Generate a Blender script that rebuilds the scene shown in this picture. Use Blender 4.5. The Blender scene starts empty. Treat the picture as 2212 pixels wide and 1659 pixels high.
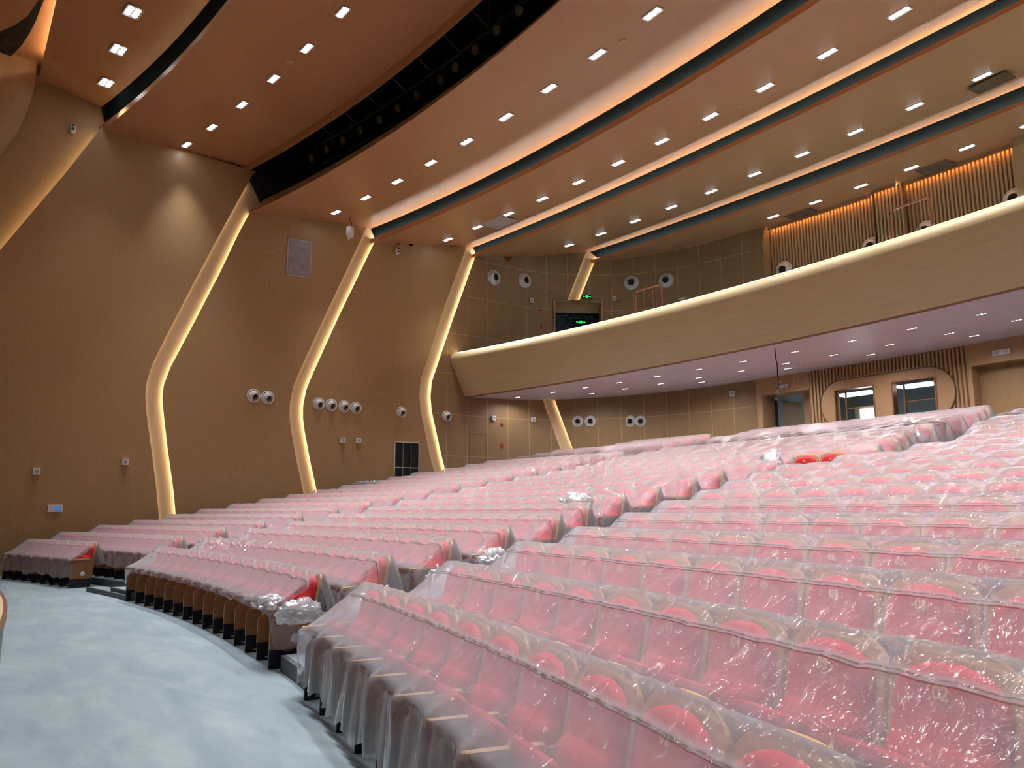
import bpy, math, random
from mathutils import Vector, Matrix, noise
random.seed(7)
S = bpy.context.scene
COL = S.collection
PI = math.pi
sin, cos, sqrt, asin = math.sin, math.cos, math.sqrt, math.asin
R0 = 37.73                       # radius of the first seat row, centre at (0,-R0)
CAM = Vector((12.582, -3.156, 1.634))

# ------------------------------------------------------------------ materials
def _n(nt, t, **k):
    n = nt.nodes.new(t)
    for a, v in k.items():
        if a.startswith('i_'):
            n.inputs[a[2:].replace('_', ' ')].default_value = v
        else:
            setattr(n, a, v)
    return n
def pbr(name, col, rough=0.5, metal=0.0, spec=0.5, emit=None, estr=0.0):
    m = bpy.data.materials.new(name); m.use_nodes = True
    b = m.node_tree.nodes['Principled BSDF']
    b.inputs['Base Color'].default_value = (*col, 1)
    b.inputs['Roughness'].default_value = rough
    b.inputs['Metallic'].default_value = metal
    b.inputs['Specular IOR Level'].default_value = spec
    if emit:
        b.inputs['Emission Color'].default_value = (*emit, 1)
        b.inputs['Emission Strength'].default_value = estr
    return m
def mottled(name, c1, c2, scale=(1, 1, 1), nscale=4.0, rough=0.5, spec=0.4, detail=6, bump=0.0, rrange=None):
    """two close tones mixed by stretched noise (wood grain, cloth, vinyl)"""
    m = pbr(name, c1, rough, spec=spec); nt = m.node_tree; b = nt.nodes['Principled BSDF']
    tc = _n(nt, 'ShaderNodeTexCoord'); mp = _n(nt, 'ShaderNodeMapping')
    mp.inputs['Scale'].default_value = scale
    nt.links.new(tc.outputs['Object'], mp.inputs['Vector'])
    nz = _n(nt, 'ShaderNodeTexNoise', i_Scale=nscale, i_Detail=detail, i_Roughness=0.6)
    nt.links.new(mp.outputs['Vector'], nz.inputs['Vector'])
    cr = _n(nt, 'ShaderNodeValToRGB')
    cr.color_ramp.elements[0].position = .32; cr.color_ramp.elements[1].position = .68
    cr.color_ramp.elements[0].color = (*c1, 1); cr.color_ramp.elements[1].color = (*c2, 1)
    nt.links.new(nz.outputs['Fac'], cr.inputs['Fac'])
    nt.links.new(cr.outputs['Color'], b.inputs['Base Color'])
    if bump:
        bp = _n(nt, 'ShaderNodeBump', i_Strength=bump, i_Distance=0.02)
        nt.links.new(nz.outputs['Fac'], bp.inputs['Height']); nt.links.new(bp.outputs['Normal'], b.inputs['Normal'])
    return m
def panelled(name, c1, c2, cl, s0, ds, z0, dz, rough=0.45):
    """veneer panels: joint grid from the uv map, which is in metres along the wall and up"""
    m = mottled(name, c1, c2, (9, 9, .9), 3.0, rough); nt = m.node_tree; b = nt.nodes['Principled BSDF']
    uv = _n(nt, 'ShaderNodeUVMap'); sp = _n(nt, 'ShaderNodeSeparateXYZ'); nt.links.new(uv.outputs['UV'], sp.inputs[0])
    def near(out, o, d, w):
        a = _n(nt, 'ShaderNodeMath', operation='SUBTRACT'); nt.links.new(out, a.inputs[0]); a.inputs[1].default_value = o
        p = _n(nt, 'ShaderNodeMath', operation='PINGPONG'); nt.links.new(a.outputs[0], p.inputs[0]); p.inputs[1].default_value = d / 2
        l = _n(nt, 'ShaderNodeMath', operation='LESS_THAN'); nt.links.new(p.outputs[0], l.inputs[0]); l.inputs[1].default_value = w
        return l
    g = near(sp.outputs['X'], s0, ds, .016); h = near(sp.outputs['Y'], z0, dz, .016)
    mx = _n(nt, 'ShaderNodeMath', operation='MAXIMUM'); nt.links.new(g.outputs[0], mx.inputs[0]); nt.links.new(h.outputs[0], mx.inputs[1])
    mix = _n(nt, 'ShaderNodeMix', data_type='RGBA')
    nt.links.new(mx.outputs[0], mix.inputs['Factor'])
    src = b.inputs['Base Color'].links[0].from_socket
    nt.links.new(src, mix.inputs['A']); mix.inputs['B'].default_value = (*cl, 1)
    nt.links.new(mix.outputs['Result'], b.inputs['Base Color'])
    return m
def emis(name, col, st):
    m = bpy.data.materials.new(name); m.use_nodes = True; nt = m.node_tree; nt.nodes.clear()
    e = _n(nt, 'ShaderNodeEmission'); e.inputs[0].default_value = (*col, 1); e.inputs[1].default_value = st
    o = _n(nt, 'ShaderNodeOutputMaterial'); nt.links.new(e.outputs[0], o.inputs[0]); return m
def film(name, haze, gl, rough, bump, tint=(.90, .90, .98)):
    m = bpy.data.materials.new(name); m.use_nodes = True; nt = m.node_tree; nt.nodes.clear()
    L = nt.links.new
    tr = _n(nt, 'ShaderNodeBsdfTransparent'); tr.inputs[0].default_value = (.97, .965, .97, 1)
    df = _n(nt, 'ShaderNodeBsdfDiffuse'); df.inputs[0].default_value = (*tint, 1)
    tl = _n(nt, 'ShaderNodeBsdfTranslucent'); tl.inputs[0].default_value = (*tint, 1)
    gs = _n(nt, 'ShaderNodeBsdfGlossy', i_Roughness=rough)
    tc = _n(nt, 'ShaderNodeTexCoord'); mp = _n(nt, 'ShaderNodeMapping'); mp.inputs['Scale'].default_value = (1.0, 1.0, .45); mp.inputs['Rotation'].default_value = (0.0, .5, .3)
    L(tc.outputs['Object'], mp.inputs['Vector'])
    n1 = _n(nt, 'ShaderNodeTexNoise', i_Scale=9.0, i_Detail=3.0, i_Roughness=.62, i_Distortion=.5); L(mp.outputs[0], n1.inputs['Vector'])
    bp = _n(nt, 'ShaderNodeBump', i_Strength=bump, i_Distance=.05); L(n1.outputs['Fac'], bp.inputs['Height'])
    L(bp.outputs[0], gs.inputs['Normal'])
    m1 = _n(nt, 'ShaderNodeMixShader', i_Fac=.5); L(df.outputs[0], m1.inputs[1]); L(tl.outputs[0], m1.inputs[2])
    lw = _n(nt, 'ShaderNodeLayerWeight', i_Blend=.42)
    pw = _n(nt, 'ShaderNodeMath', operation='POWER'); L(lw.outputs['Facing'], pw.inputs[0]); pw.inputs[1].default_value = 1.9
    mr = _n(nt, 'ShaderNodeMapRange'); L(pw.outputs[0], mr.inputs['Value'])
    mr.inputs['To Min'].default_value = haze; mr.inputs['To Max'].default_value = .66
    v = _n(nt, 'ShaderNodeMath', operation='MULTIPLY_ADD'); L(n1.outputs['Fac'], v.inputs[0]); v.inputs[1].default_value = .16; L(mr.outputs[0], v.inputs[2])
    s = _n(nt, 'ShaderNodeMath', operation='SUBTRACT', use_clamp=True); L(v.outputs[0], s.inputs[0]); s.inputs[1].default_value = .08
    mxx = _n(nt, 'ShaderNodeMath', operation='MAXIMUM'); L(s.outputs[0], mxx.inputs[0]); mxx.inputs[1].default_value = .285
    m2 = _n(nt, 'ShaderNodeMixShader'); L(mxx.outputs[0], m2.inputs['Fac']); L(tr.outputs[0], m2.inputs[1]); L(m1.outputs[0], m2.inputs[2])
    fr = _n(nt, 'ShaderNodeFresnel', i_IOR=1.30)
    fg = _n(nt, 'ShaderNodeMath', operation='MULTIPLY', use_clamp=True); L(fr.outputs[0], fg.inputs[0]); fg.inputs[1].default_value = gl
    m3 = _n(nt, 'ShaderNodeMixShader'); L(fg.outputs[0], m3.inputs['Fac']); L(m2.outputs[0], m3.inputs[1]); L(gs.outputs[0], m3.inputs[2])
    o = _n(nt, 'ShaderNodeOutputMaterial'); L(m3.outputs[0], o.inputs[0]); return m

M = {
 'wall': mottled('wall_veneer', (.38, .235, .108), (.43, .268, .126), (7, 7, .7), 4.0, .42, .4),
 'ceil': mottled('ceiling_veneer', (.43, .213, .096), (.48, .243, .112), (.8, 7, 7), 3.0, .38, .45),
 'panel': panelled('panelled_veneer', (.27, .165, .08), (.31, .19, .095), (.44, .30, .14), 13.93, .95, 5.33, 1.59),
 'recess': mottled('pale_cove_board', (.56, .43, .27), (.60, .46, .29), (6, 6, .6), 3.0, .6),
 'fascia': mottled('ash_veneer', (.68, .53, .29), (.76, .61, .36), (.35, .35, 9), 2.6, .4, .4),
 'slat': mottled('slat_wood', (.42, .25, .12), (.48, .29, .14), (9, 9, .7), 3.0, .5),
 'seatwood': mottled('seat_beech', (.60, .36, .17), (.68, .42, .21), (1, 1, 8), 4.0, .35, .5),
 'panelwood': mottled('side_walnut', (.27, .115, .045), (.33, .145, .058), (2, 2, 9), 4.0, .4, .5),
 'black': pbr('black_paint', (.006, .006, .009), .45),
 'dark': pbr('dark_teal_cloth', (.020, .028, .032), .8),
 'riser': pbr('riser_cloth', (.006, .009, .010), .9, spec=.03),
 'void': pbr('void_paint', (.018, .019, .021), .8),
 'voidsteel': pbr('void_steel', (.09, .095, .10), .5, .3),
 'red': mottled('red_velvet', (.62, .028, .042), (.70, .036, .052), (1, 1, 1), 40.0, .75, .3),
 'gold': pbr('gold_thread', (.98, .80, .38), .5),
 'white': pbr('white_enamel', (.78, .77, .75), .35),
 'grey': pbr('grey_plastic', (.35, .35, .36), .5),
 'grille': pbr('grille_alloy', (.52, .47, .50), .45, .3),
 'hole': pbr('nozzle_black', (.006, .006, .006), .35),
 'redplastic': pbr('red_plastic', (.6, .04, .02), .4),
 'copper': pbr('copper_tube', (.52, .26, .16), .28, .85),
 'bronze': pbr('bronze_frame', (.30, .15, .08), .35, .6),
 'glass': pbr('dark_glass', (.02, .025, .028), .06),
 'led': emis('led_warm', (1.0, .80, .52), 30.0),
 'led2': emis('led_warm_dim', (1.0, .78, .50), 9.0),
 'ledc': emis('led_cove', (1.0, .96, .86), 62.0),
 'ledb': emis('led_balcony', (1.0, .86, .58), 30.0),
 'ledo': emis('led_amber', (1.0, .52, .18), 34.0),
 'lamp': emis('lamp_white', (.93, .95, 1.0), 28.0),
 'lamps': emis('lamp_small', (1.0, .97, 1.0), 9.0),
 'green': emis('exit_green', (.01, .85, .16), 1.5),
 'screen': emis('screen_blue', (.12, .24, .55), .6),
 'panel_light': emis('room_light', (.95, .98, 1.0), 6.0),
 'film': film('clear_film', .28, .9, .08, .7),
 'filmc': film('crumpled_film', .40, .55, .14, .5, (.85, .86, .88)),
 'bolt': pbr('bolt_steel', (.5, .5, .52), .35, .8),
 'soffit': panelled('soffit_board', (.72, .62, .66), (.75, .65, .69), (.82, .74, .77), .4, 2.4, .3, 1.5, .5),  # white boards, with the pink reflected from below put into the colour
 'stagewood': mottled('stage_maple', (.62, .45, .28), (.70, .52, .33), (3, .5, 1), 3.0, .4),
 'darkwood': pbr('dark_edge', (.16, .08, .035), .4),
 'roomgrey': pbr('room_paint', (.22, .26, .27), .8),
 'doorleaf': mottled('door_laminate', (.25, .18, .12), (.28, .20, .13), (1, 1, 6), 3.0, .5),
 'cream': pbr('cream_paint', (.62, .52, .34), .6),
 'nosing': mottled('step_nosing', (.055, .065, .075), (.10, .115, .125), (1, 1, 1), 12.0, .6),
 'ceilgrille': pbr('ceiling_grille', (.17, .10, .055), .6, spec=.1),
 'slatgap': pbr('slat_gap', (.26, .15, .07), .6),
 'tan': pbr('tan_disc', (.55, .34, .18), .5),
 'lens': pbr('lens_glass', (.03, .035, .04), .08, .2, 1.0),
}
def floor_mat():
    m = pbr('vinyl_floor', (.30, .38, .41), .55, spec=.35); nt = m.node_tree; b = nt.nodes['Principled BSDF']; L = nt.links.new
    tc = _n(nt, 'ShaderNodeTexCoord'); mp = _n(nt, 'ShaderNodeMapping'); mp.inputs['Scale'].default_value = (.5, 1.3, 1); mp.inputs['Rotation'].default_value = (0, 0, .5)
    L(tc.outputs['Object'], mp.inputs[0])
    a = _n(nt, 'ShaderNodeTexNoise', i_Scale=1.6, i_Detail=8.0, i_Roughness=.62, i_Distortion=.8); L(mp.outputs[0], a.inputs['Vector'])
    f = _n(nt, 'ShaderNodeTexNoise', i_Scale=90.0, i_Detail=2.0); L(tc.outputs['Object'], f.inputs['Vector'])
    cr = _n(nt, 'ShaderNodeValToRGB'); e = cr.color_ramp.elements
    e[0].position = .30; e[0].color = (.165, .222, .250, 1); e[1].position = .72; e[1].color = (.29, .345, .362, 1)
    x = e.new(.5); x.color = (.215, .272, .296, 1)
    L(a.outputs['Fac'], cr.inputs[0])
    mx = _n(nt, 'ShaderNodeMix', data_type='RGBA', blend_type='OVERLAY'); mx.inputs['Factor'].default_value = .22
    L(cr.outputs[0], mx.inputs['A']); L(f.outputs['Fac'], mx.inputs['B']); L(mx.outputs['Result'], b.inputs['Base Color'])
    return m
M['floor'] = floor_mat()

# ------------------------------------------------------------------ mesh helpers
class MB:
    def __init__(s): s.v = []; s.f = []; s.m = []; s.uv = []; s.sm = []
    def poly(s, pts, mi=0, uv=None, smooth=False):
        b = len(s.v); s.v += [tuple(p) for p in pts]; s.f.append(tuple(range(b, b + len(pts)))); s.m.append(mi); s.uv.append(uv); s.sm.append(smooth)
    def grid(s, P, mi=0, uv=None, smooth=True, closed=False, flip=False):
        b = len(s.v); n = len(P); k = len(P[0])
        for row in P: s.v += [tuple(p) for p in row]
        for i in range(n - 1):
            for j in range(k if closed else k - 1):
                j2 = (j + 1) % k
                q = [(i, j), (i, j2), (i + 1, j2), (i + 1, j)]
                if flip: q.reverse()
                s.f.append(tuple(b + a * k + c for a, c in q)); s.m.append(mi); s.sm.append(smooth)
                s.uv.append([uv[a][c] for a, c in q] if uv else None)
    def box(s, c, d, mi=0, T=None):
        x, y, z = d[0] / 2, d[1] / 2, d[2] / 2
        p = [Vector((c[0] + i * x, c[1] + j * y, c[2] + k * z)) for i in (-1, 1) for j in (-1, 1) for k in (-1, 1)]
        if T: p = [T @ q for q in p]
        b = len(s.v); s.v += [tuple(q) for q in p]
        for f in ((0, 1, 3, 2), (4, 6, 7, 5), (0, 4, 5, 1), (2, 3, 7, 6), (0, 2, 6, 4), (1, 5, 7, 3)):
            s.f.append(tuple(b + i for i in f)); s.m.append(mi); s.uv.append(None); s.sm.append(False)
    def prism(s, pts, off, mi=0):
        """closed polygon pts swept by the vector off"""
        n = len(pts); off = Vector(off); b = len(s.v)
        s.v += [tuple(p) for p in pts] + [tuple(Vector(p) + off) for p in pts]
        s.f.append(tuple(range(b + n - 1, b - 1, -1))); s.f.append(tuple(range(b + n, b + 2 * n)))
        for i in range(n): s.f.append((b + i, b + (i + 1) % n, b + n + (i + 1) % n, b + n + i))
        k = n + 2; s.m += [mi] * k; s.uv += [None] * k; s.sm += [False] * k
    def tube(s, pts, r, n=8, mi=0, cap=True):
        pts = [Vector(p) for p in pts]; rings = []
        for i, p in enumerate(pts):
            t = (pts[min(i + 1, len(pts) - 1)] - pts[max(i - 1, 0)]).normalized()
            a = t.cross(Vector((0, 0, 1)));
            if a.length < .05: a = t.cross(Vector((1, 0, 0)))
            a.normalize(); c = t.cross(a)
            rings.append([p + (a * cos(2 * PI * k / n) + c * sin(2 * PI * k / n)) * r for k in range(n)])
        s.grid(rings, mi, closed=True)
        if cap:
            s.poly(rings[0][::-1], mi); s.poly(rings[-1], mi)
    def lathe(s, prof, n=24, T=None, mi=0, smooth=True):
        """prof: (radius, z) pairs about local z"""
        P = [[Vector((r * cos(2 * PI * k / n), r * sin(2 * PI * k / n), z)) for k in range(n)] for r, z in prof]
        if T: P = [[T @ q for q in row] for row in P]
        s.grid(P, mi, closed=True, smooth=smooth)
    def disc(s, c, r, n=20, T=None, mi=0, z=0):
        P = [Vector((c[0] + r * cos(2 * PI * k / n), c[1] + r * sin(2 * PI * k / n), z)) for k in range(n)]
        if T: P = [T @ q for q in P]
        s.poly(P, mi)
    def mesh(s, name, mats):
        me = bpy.data.meshes.new(name); me.from_pydata(s.v, [], s.f)
        for m in (mats if isinstance(mats, (list, tuple)) else [mats]): me.materials.append(M[m])
        me.polygons.foreach_set('material_index', s.m); me.polygons.foreach_set('use_smooth', s.sm)
        if any(u for u in s.uv):
            ul = me.uv_layers.new(name='UVMap'); k = 0
            for f, u in zip(s.f, s.uv):
                for i in range(len(f)):
                    if u: ul.data[k].uv = u[i]
                    k += 1
        me.update(); return me
    def obj(s, name, mats, parent=None, **k):
        return link(name, s.mesh(name, mats), parent, **k)
def link(name, me, parent=None, label=None, cat=None, group=None, kind=None, loc=None):
    o = bpy.data.objects.new(name, me); COL.objects.link(o)
    if parent: o.parent = parent
    tag(o, label, cat, group, kind)
    if loc: o.location = loc
    return o
def tag(o, label=None, cat=None, group=None, kind=None):
    if label: o['label'] = label
    if cat: o['category'] = cat
    if group: o['group'] = group
    if kind: o['kind'] = kind
    return o
def empty(name, mat=None, label=None, cat=None, group=None):
    o = link(name, None, None, label, cat, group); o.empty_display_size = .1
    if mat is not None: o.matrix_world = mat
    return o
def dup(root, mat=None, label=None, group=None):
    def cp(o, par):
        c = o.copy(); COL.objects.link(c)
        if par: c.parent = par; c.matrix_parent_inverse = o.matrix_parent_inverse
        for ch in list(o.children): cp(ch, c)
        return c
    r = cp(root, None)
    if mat is not None: r.matrix_world = mat
    if label: r['label'] = label
    if group: r['group'] = group
    return r
def struct(mb, name, mats): return mb.obj(name, mats, kind='structure')
ORD = ['zeroth', 'first', 'second', 'third', 'fourth', 'fifth', 'sixth', 'seventh', 'eighth', 'ninth', 'tenth', 'eleventh', 'twelfth', 'thirteenth', 'fourteenth', 'fifteenth', 'sixteenth', 'seventeenth', 'eighteenth', 'nineteenth', 'twentieth', 'twenty-first', 'twenty-second', 'twenty-third', 'twenty-fourth']
def frame(o, x, y, z):
    m = Matrix((x, y, z)).transposed().to_4x4(); m.translation = o; return m

# ------------------------------------------------------------------ wall plans (x,y) seen from above; s runs along the wall, equal to y on the straight
LOW = [(-12.6, -2.1), (-12.6, 14.6), (-12.45, 15.6), (-12.05, 16.6), (-11.5, 17.3), (-10.65, 18.05), (-9.6, 18.75), (-8.35, 19.35), (-6.6, 19.8), (-4.25, 20.02)]
UPP = [(-12.6, -2.1), (-12.6, 14.6), (-12.5, 16), (-12.2, 17.2), (-11.6, 18.4), (-10.8, 19.4), (-9.8, 20.2), (-8.5, 20.9), (-7, 21.35), (-5.4, 21.6)]
def plan_at(pl, s, off=0.0):
    """point of the plan at s, moved off metres into the room"""
    a = pl[0][1]
    if s < a: s = s; seg = 0
    t = a
    for (x0, y0), (x1, y1) in zip(pl, pl[1:]):
        L = math.hypot(x1 - x0, y1 - y0)
        if s <= t + L or (x1, y1) == pl[-1]:
            u = (s - t) / L; dx, dy = (x1 - x0) / L, (y1 - y0) / L
            return Vector((x0 + u * (x1 - x0) + dy * off, y0 + u * (y1 - y0) - dx * off)), Vector((dx, dy))
        t += L
def W(pl, s, z, off=0.0):
    p, d = plan_at(pl, s, off); return Vector((p.x, p.y, z))
def wall_frame(pl, s, z, off=0.0):
    """local x along the wall (to the rear, a viewer's right), y up, z into the room"""
    p, d = plan_at(pl, s, off)
    x = Vector((d.x, d.y, 0)); n = Vector((d.y, -d.x, 0))
    return frame(Vector((p.x, p.y, z)), x, Vector((0, 0, 1)), n)
def arc_frame(rc, X, z, off=0.0):
    """the same on a back wall of radius R0+rc: local x to the right of a viewer facing it, z towards the stage"""
    r = R0 + rc - off; y = sqrt(r * r - X * X) - R0
    n = Vector((-X, -(y + R0), 0)).normalized()
    return frame(Vector((X, y, z)), Vector((0, 0, 1)).cross(n).normalized() * 1.0, Vector((0, 0, 1)), n)
# ================================================================== ROOM SHELL
RIB = {  # edges of the light grooves on the side wall: (s, z) from top to bottom
 '1R': [(-.30, 13.35), (-1.1, 11.7), (-2.55, 8.93)],
 '2L': [(4.25, 12.9), (3.37, 10.75), (2.62, 8.87), (1.98, 7.2), (1.58, 6.12), (1.46, 5.58), (1.45, 5.1), (1.53, 4.54), (1.73, 3.51), (1.95, 2.31), (2.16, .9), (2.3, 0)],
 '2R': [(4.28, 11.66), (3.96, 10.88), (3.37, 9.26), (2.74, 7.66), (2.10, 6.08), (1.95, 5.52), (1.93, 5.12), (1.99, 4.71), (2.19, 3.53), (2.43, 2.31), (2.64, .9), (2.78, 0)],
 '3L': [(8.56, 12.1), (7.02, 8.4), (6.27, 6.55), (6.01, 5.85), (5.91, 5.23), (5.92, 4.82), (5.99, 4.36), (6.24, 3.28), (6.48, 2.39), (6.72, 1.4), (6.85, .9)],
 '3R': [(8.86, 11.51), (7.52, 8.42), (6.71, 6.43), (6.47, 5.78), (6.38, 5.20), (6.39, 4.79), (6.47, 4.34), (6.72, 3.29), (6.96, 2.41), (7.2, 1.4), (7.33, .9)],
 '4L': [(12.95, 12.3), (11.85, 9.41), (11.11, 7.18), (10.89, 6.58), (10.84, 6.0), (10.91, 5.33), (11.36, 3.6), (11.58, 2.9), (11.8, 2.0)],
 '4R': [(13.33, 11.84), (12.26, 8.99), (11.61, 7.17), (11.38, 6.51), (11.33, 5.93), (11.40, 5.36), (11.85, 3.7), (12.1, 2.9), (12.32, 2.0)],
 '5L': [(18.68, 13.0), (17.70, 10.50), (17.14, 10.49), (17.14, 6.0)], '5R': [(18.98, 12.38), (18.21, 10.50), (19.18, 10.49), (19.18, 6.0)],
 '5l': [(16.40, 6.26), (17.17, 4.01), (17.5, 3.0)], '5r': [(16.89, 6.26), (17.68, 4.01), (18.0, 3.0)],
}
def rib_s(k, z):
    L = RIB[k]
    for (s0, z0), (s1, z1) in zip(L, L[1:]):
        if z >= z1: return s0 + (s1 - s0) * (z - z0) / (z1 - z0) if z <= z0 else s0 + (s1 - s0) * (z - z0) / (z1 - z0)
    (s0, z0), (s1, z1) = L[-2:]; return s0 + (s1 - s0) * (z - z0) / (z1 - z0)
DEP = .16   # groove depth
def zs_for(ks, zlo, zhi, step=.35):
    zz = {round(zlo, 3), round(zhi, 3)}
    for k in ks:
        for _, z in RIB.get(k, []):
            if zlo < z < zhi: zz.add(round(z, 3))
    z = zlo
    while z < zhi: zz.add(round(z, 3)); z += step
    return sorted(zz)
def plate(name, pl, lk, rk, zlo, ztop_l, ztop_r, mat, sl=None, sr=None, smooth_knee=True):
    """wall cladding between two groove edges, 3 cm thick, standing DEP in front of the wall behind"""
    m = MB(); zz = zs_for([lk, rk], zlo, max(ztop_l, ztop_r))
    front = []; uv = []
    for z in zz:
        a = rib_s(lk, z) if lk else sl; b = rib_s(rk, z) if rk else sr
        row = []; u = []
        N = 14
        for i in range(N + 1):
            s = a + (b - a) * i / N
            zt = ztop_l + (ztop_r - ztop_l) * i / N
            row.append((s, min(z, zt))); u.append((s, min(z, zt)))
        front.append(row); uv.append(u)
    F = [[W(pl, s, z, 0) for s, z in r] for r in front]; B = [[W(pl, s, z, -.03) for s, z in r] for r in front]
    m.grid(F, 0, uv, smooth=True, flip=True); m.grid(B, 0, uv, smooth=True)
    m.grid([[f[0], b[0]] for f, b in zip(F, B)], 0, smooth=False); m.grid([[f[-1], b[-1]] for f, b in zip(F, B)], 0, smooth=False, flip=True)
    struct(m, name, mat)
plate('wall_left', LOW, '1R', '2L', 0, 13.35, 13.1, 'wall')
plate('wall_left', LOW, '2R', '3L', 0, 11.72, 12.1, 'wall')
plate('wall_left', LOW, '3R', '4L', 0, 11.56, 12.3, 'wall')
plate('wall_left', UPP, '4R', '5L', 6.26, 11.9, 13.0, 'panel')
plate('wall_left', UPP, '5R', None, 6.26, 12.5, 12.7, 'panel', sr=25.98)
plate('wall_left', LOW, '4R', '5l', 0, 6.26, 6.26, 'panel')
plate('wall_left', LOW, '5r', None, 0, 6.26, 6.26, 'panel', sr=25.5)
# the wall surface behind the grooves
def backing(name, pl, s0, s1, z0, z1, mat, off=-DEP):
    m = MB(); n = max(2, int((s1 - s0) / .5)); P = []
    for z in (z0, z1): P.append([W(pl, s0 + (s1 - s0) * i / n, z, off) for i in range(n + 1)])
    m.grid(P, 0, smooth=True, flip=True); struct(m, name, mat)
backing('wall_left', LOW, 1.0, 14.0, 0, 14.2, 'recess')
backing('wall_left', LOW, 14.0, 20.5, 0, 6.26, 'recess')
backing('wall_left', UPP, 14.0, 17.14, 6.26, 13.4, 'recess'); backing('wall_left', UPP, 17.14, 19.18, 10.5, 13.4, 'recess'); backing('wall_left', UPP, 19.18, 22.0, 6.26, 13.4, 'recess')
backing('wall_left', LOW, -7.0, 1.0, 0, 14.6, 'wall', -.42)
# light strips fixed to the back of the cladding edges
def strip(k, side, mat, z0, z1, pl=LOW, shift=.05, dp=.065):
    m = MB(); zz = zs_for([k], z0, z1, .6); P = []
    for z in zz:
        s = rib_s(k, z) + side * shift
        P.append([W(pl, s - .012, z, -dp), W(pl, s + .012, z, -dp)])
    m.grid(P, 0, smooth=False); struct(m, 'trim_light_strip', mat)
strip('1R', 1, 'ledb', 6.0, 13.2, shift=.10, dp=.10)
for a, top, bot, pl in (('2', 11.6, .8, LOW), ('3', 11.5, 1.4, LOW), ('4', 11.8, 2.4, LOW)):
    strip(a + 'R', 1, 'led', bot, top, pl); strip(a + 'L', -1, 'led2', bot, top + (1.0 if a == '2' else .4), pl)
strip('5R', 1, 'led', 10.52, 12.3, UPP); strip('5L', -1, 'led2', 10.52, 12.6, UPP)
strip('5r', 1, 'led', 3.6, 6.2, LOW); strip('5l', -1, 'led2', 3.6, 6.2, LOW)

# ---- ceiling: bands stepping down towards the rear, each edge a shallow arc
def arcY(yw, rho): return lambda X: yw + (12.6 ** 2 - X * X) / (2 * rho)
E_ = dict(
 b0f=(arcY(-2.05, 4000), 14.40), s1t=(arcY(-.28, 50), 14.06), s1b=(arcY(-.12, 50), 13.43), l1=(arcY(-.30, 50), 13.22),
 b1r=(arcY(3.98, 51), 13.22), l2n=(arcY(4.00, 51), 12.97), l2f=(arcY(4.74, 51), 12.20), l2b=(arcY(4.30, 51), 11.64),
 s3t=(arcY(8.80, 63), 12.06), s3b=(arcY(8.98, 63), 11.69), l3=(arcY(8.78, 63), 11.49),
 s4t=(arcY(13.32, 108), 12.25), s4b=(arcY(13.50, 108), 11.97), l4=(arcY(13.25, 108), 11.82),
 s5t=(arcY(18.53, 103), 12.80), s5b=(arcY(18.80, 103), 12.46), l5=(arcY(18.55, 103), 12.30), b5r=(arcY(23.3, 200), 12.70))
XS = [-12.85 + i * .65 for i in range(41)]
def edge(k, dy=0, dz=0): f, z = E_[k]; return [Vector((X, f(X) + dy, z + dz)) for X in XS]
def band(name, ka, kb, mat, n=5):
    A, B = edge(ka), edge(kb); m = MB()
    m.grid([[a.lerp(b, i / n) for a, b in zip(A, B)] for i in range(n + 1)], 0, smooth=True, flip=True)
    U = Vector((0, 0, .04)); m.grid([[a.lerp(b, i / n) + U for a, b in zip(A, B)] for i in range(n + 1)], 0, smooth=True)
    struct(m, name, mat)
def band_z(ka, kb, X, Y):
    (fa, za), (fb, zb) = E_[ka], E_[kb]; t = (Y - fa(X)) / (fb(X) - fa(X)); return za + (zb - za) * t
band('ceiling', 'b0f', 's1t', 'ceil'); band('ceiling', 'l1', 'b1r', 'ceil'); band('ceiling', 'l2b', 's3t', 'ceil')
band('ceiling', 'l3', 's4t', 'ceil'); band('ceiling', 'l4', 's5t', 'ceil'); band('ceiling', 'l5', 'b5r', 'ceil')
def riser(kt, kb, kl, led='ledc'):
    m = MB(); m.grid([edge(kt, .0), edge(kb)], 0, smooth=False); struct(m, 'trim_riser', 'riser')
    lz = E_[kb][1] - .035
    f, z = E_[kl]
    m = MB()      # ledge with an upstand that hides the strip
    lip = [Vector((X, f(X), lz)) for X in XS]; lipi = [Vector((X, f(X) + .025, lz)) for X in XS]
    led_y = [Vector((X, f(X) + .025, lz - .05)) for X in XS]; back = [Vector((p.x, p.y, lz - .05)) for p in edge(kb)]
    m.grid([edge(kl), lip, lipi, led_y, back], 0, smooth=False, flip=True); struct(m, 'trim_lip', 'ceil')
    m = MB(); g = [Vector((X, f(X) + .085, lz - .024)) for X in XS]; h = [Vector((X, f(X) + .115, lz - .024)) for X in XS]
    m.grid([g, h], 0, smooth=False, flip=True); struct(m, 'trim_light_strip', led)
riser('s1t', 's1b', 'l1', 'led2'); riser('s3t', 's3b', 'l3'); riser('s4t', 's4b', 'l4'); riser('s5t', 's5b', 'l5')
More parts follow.
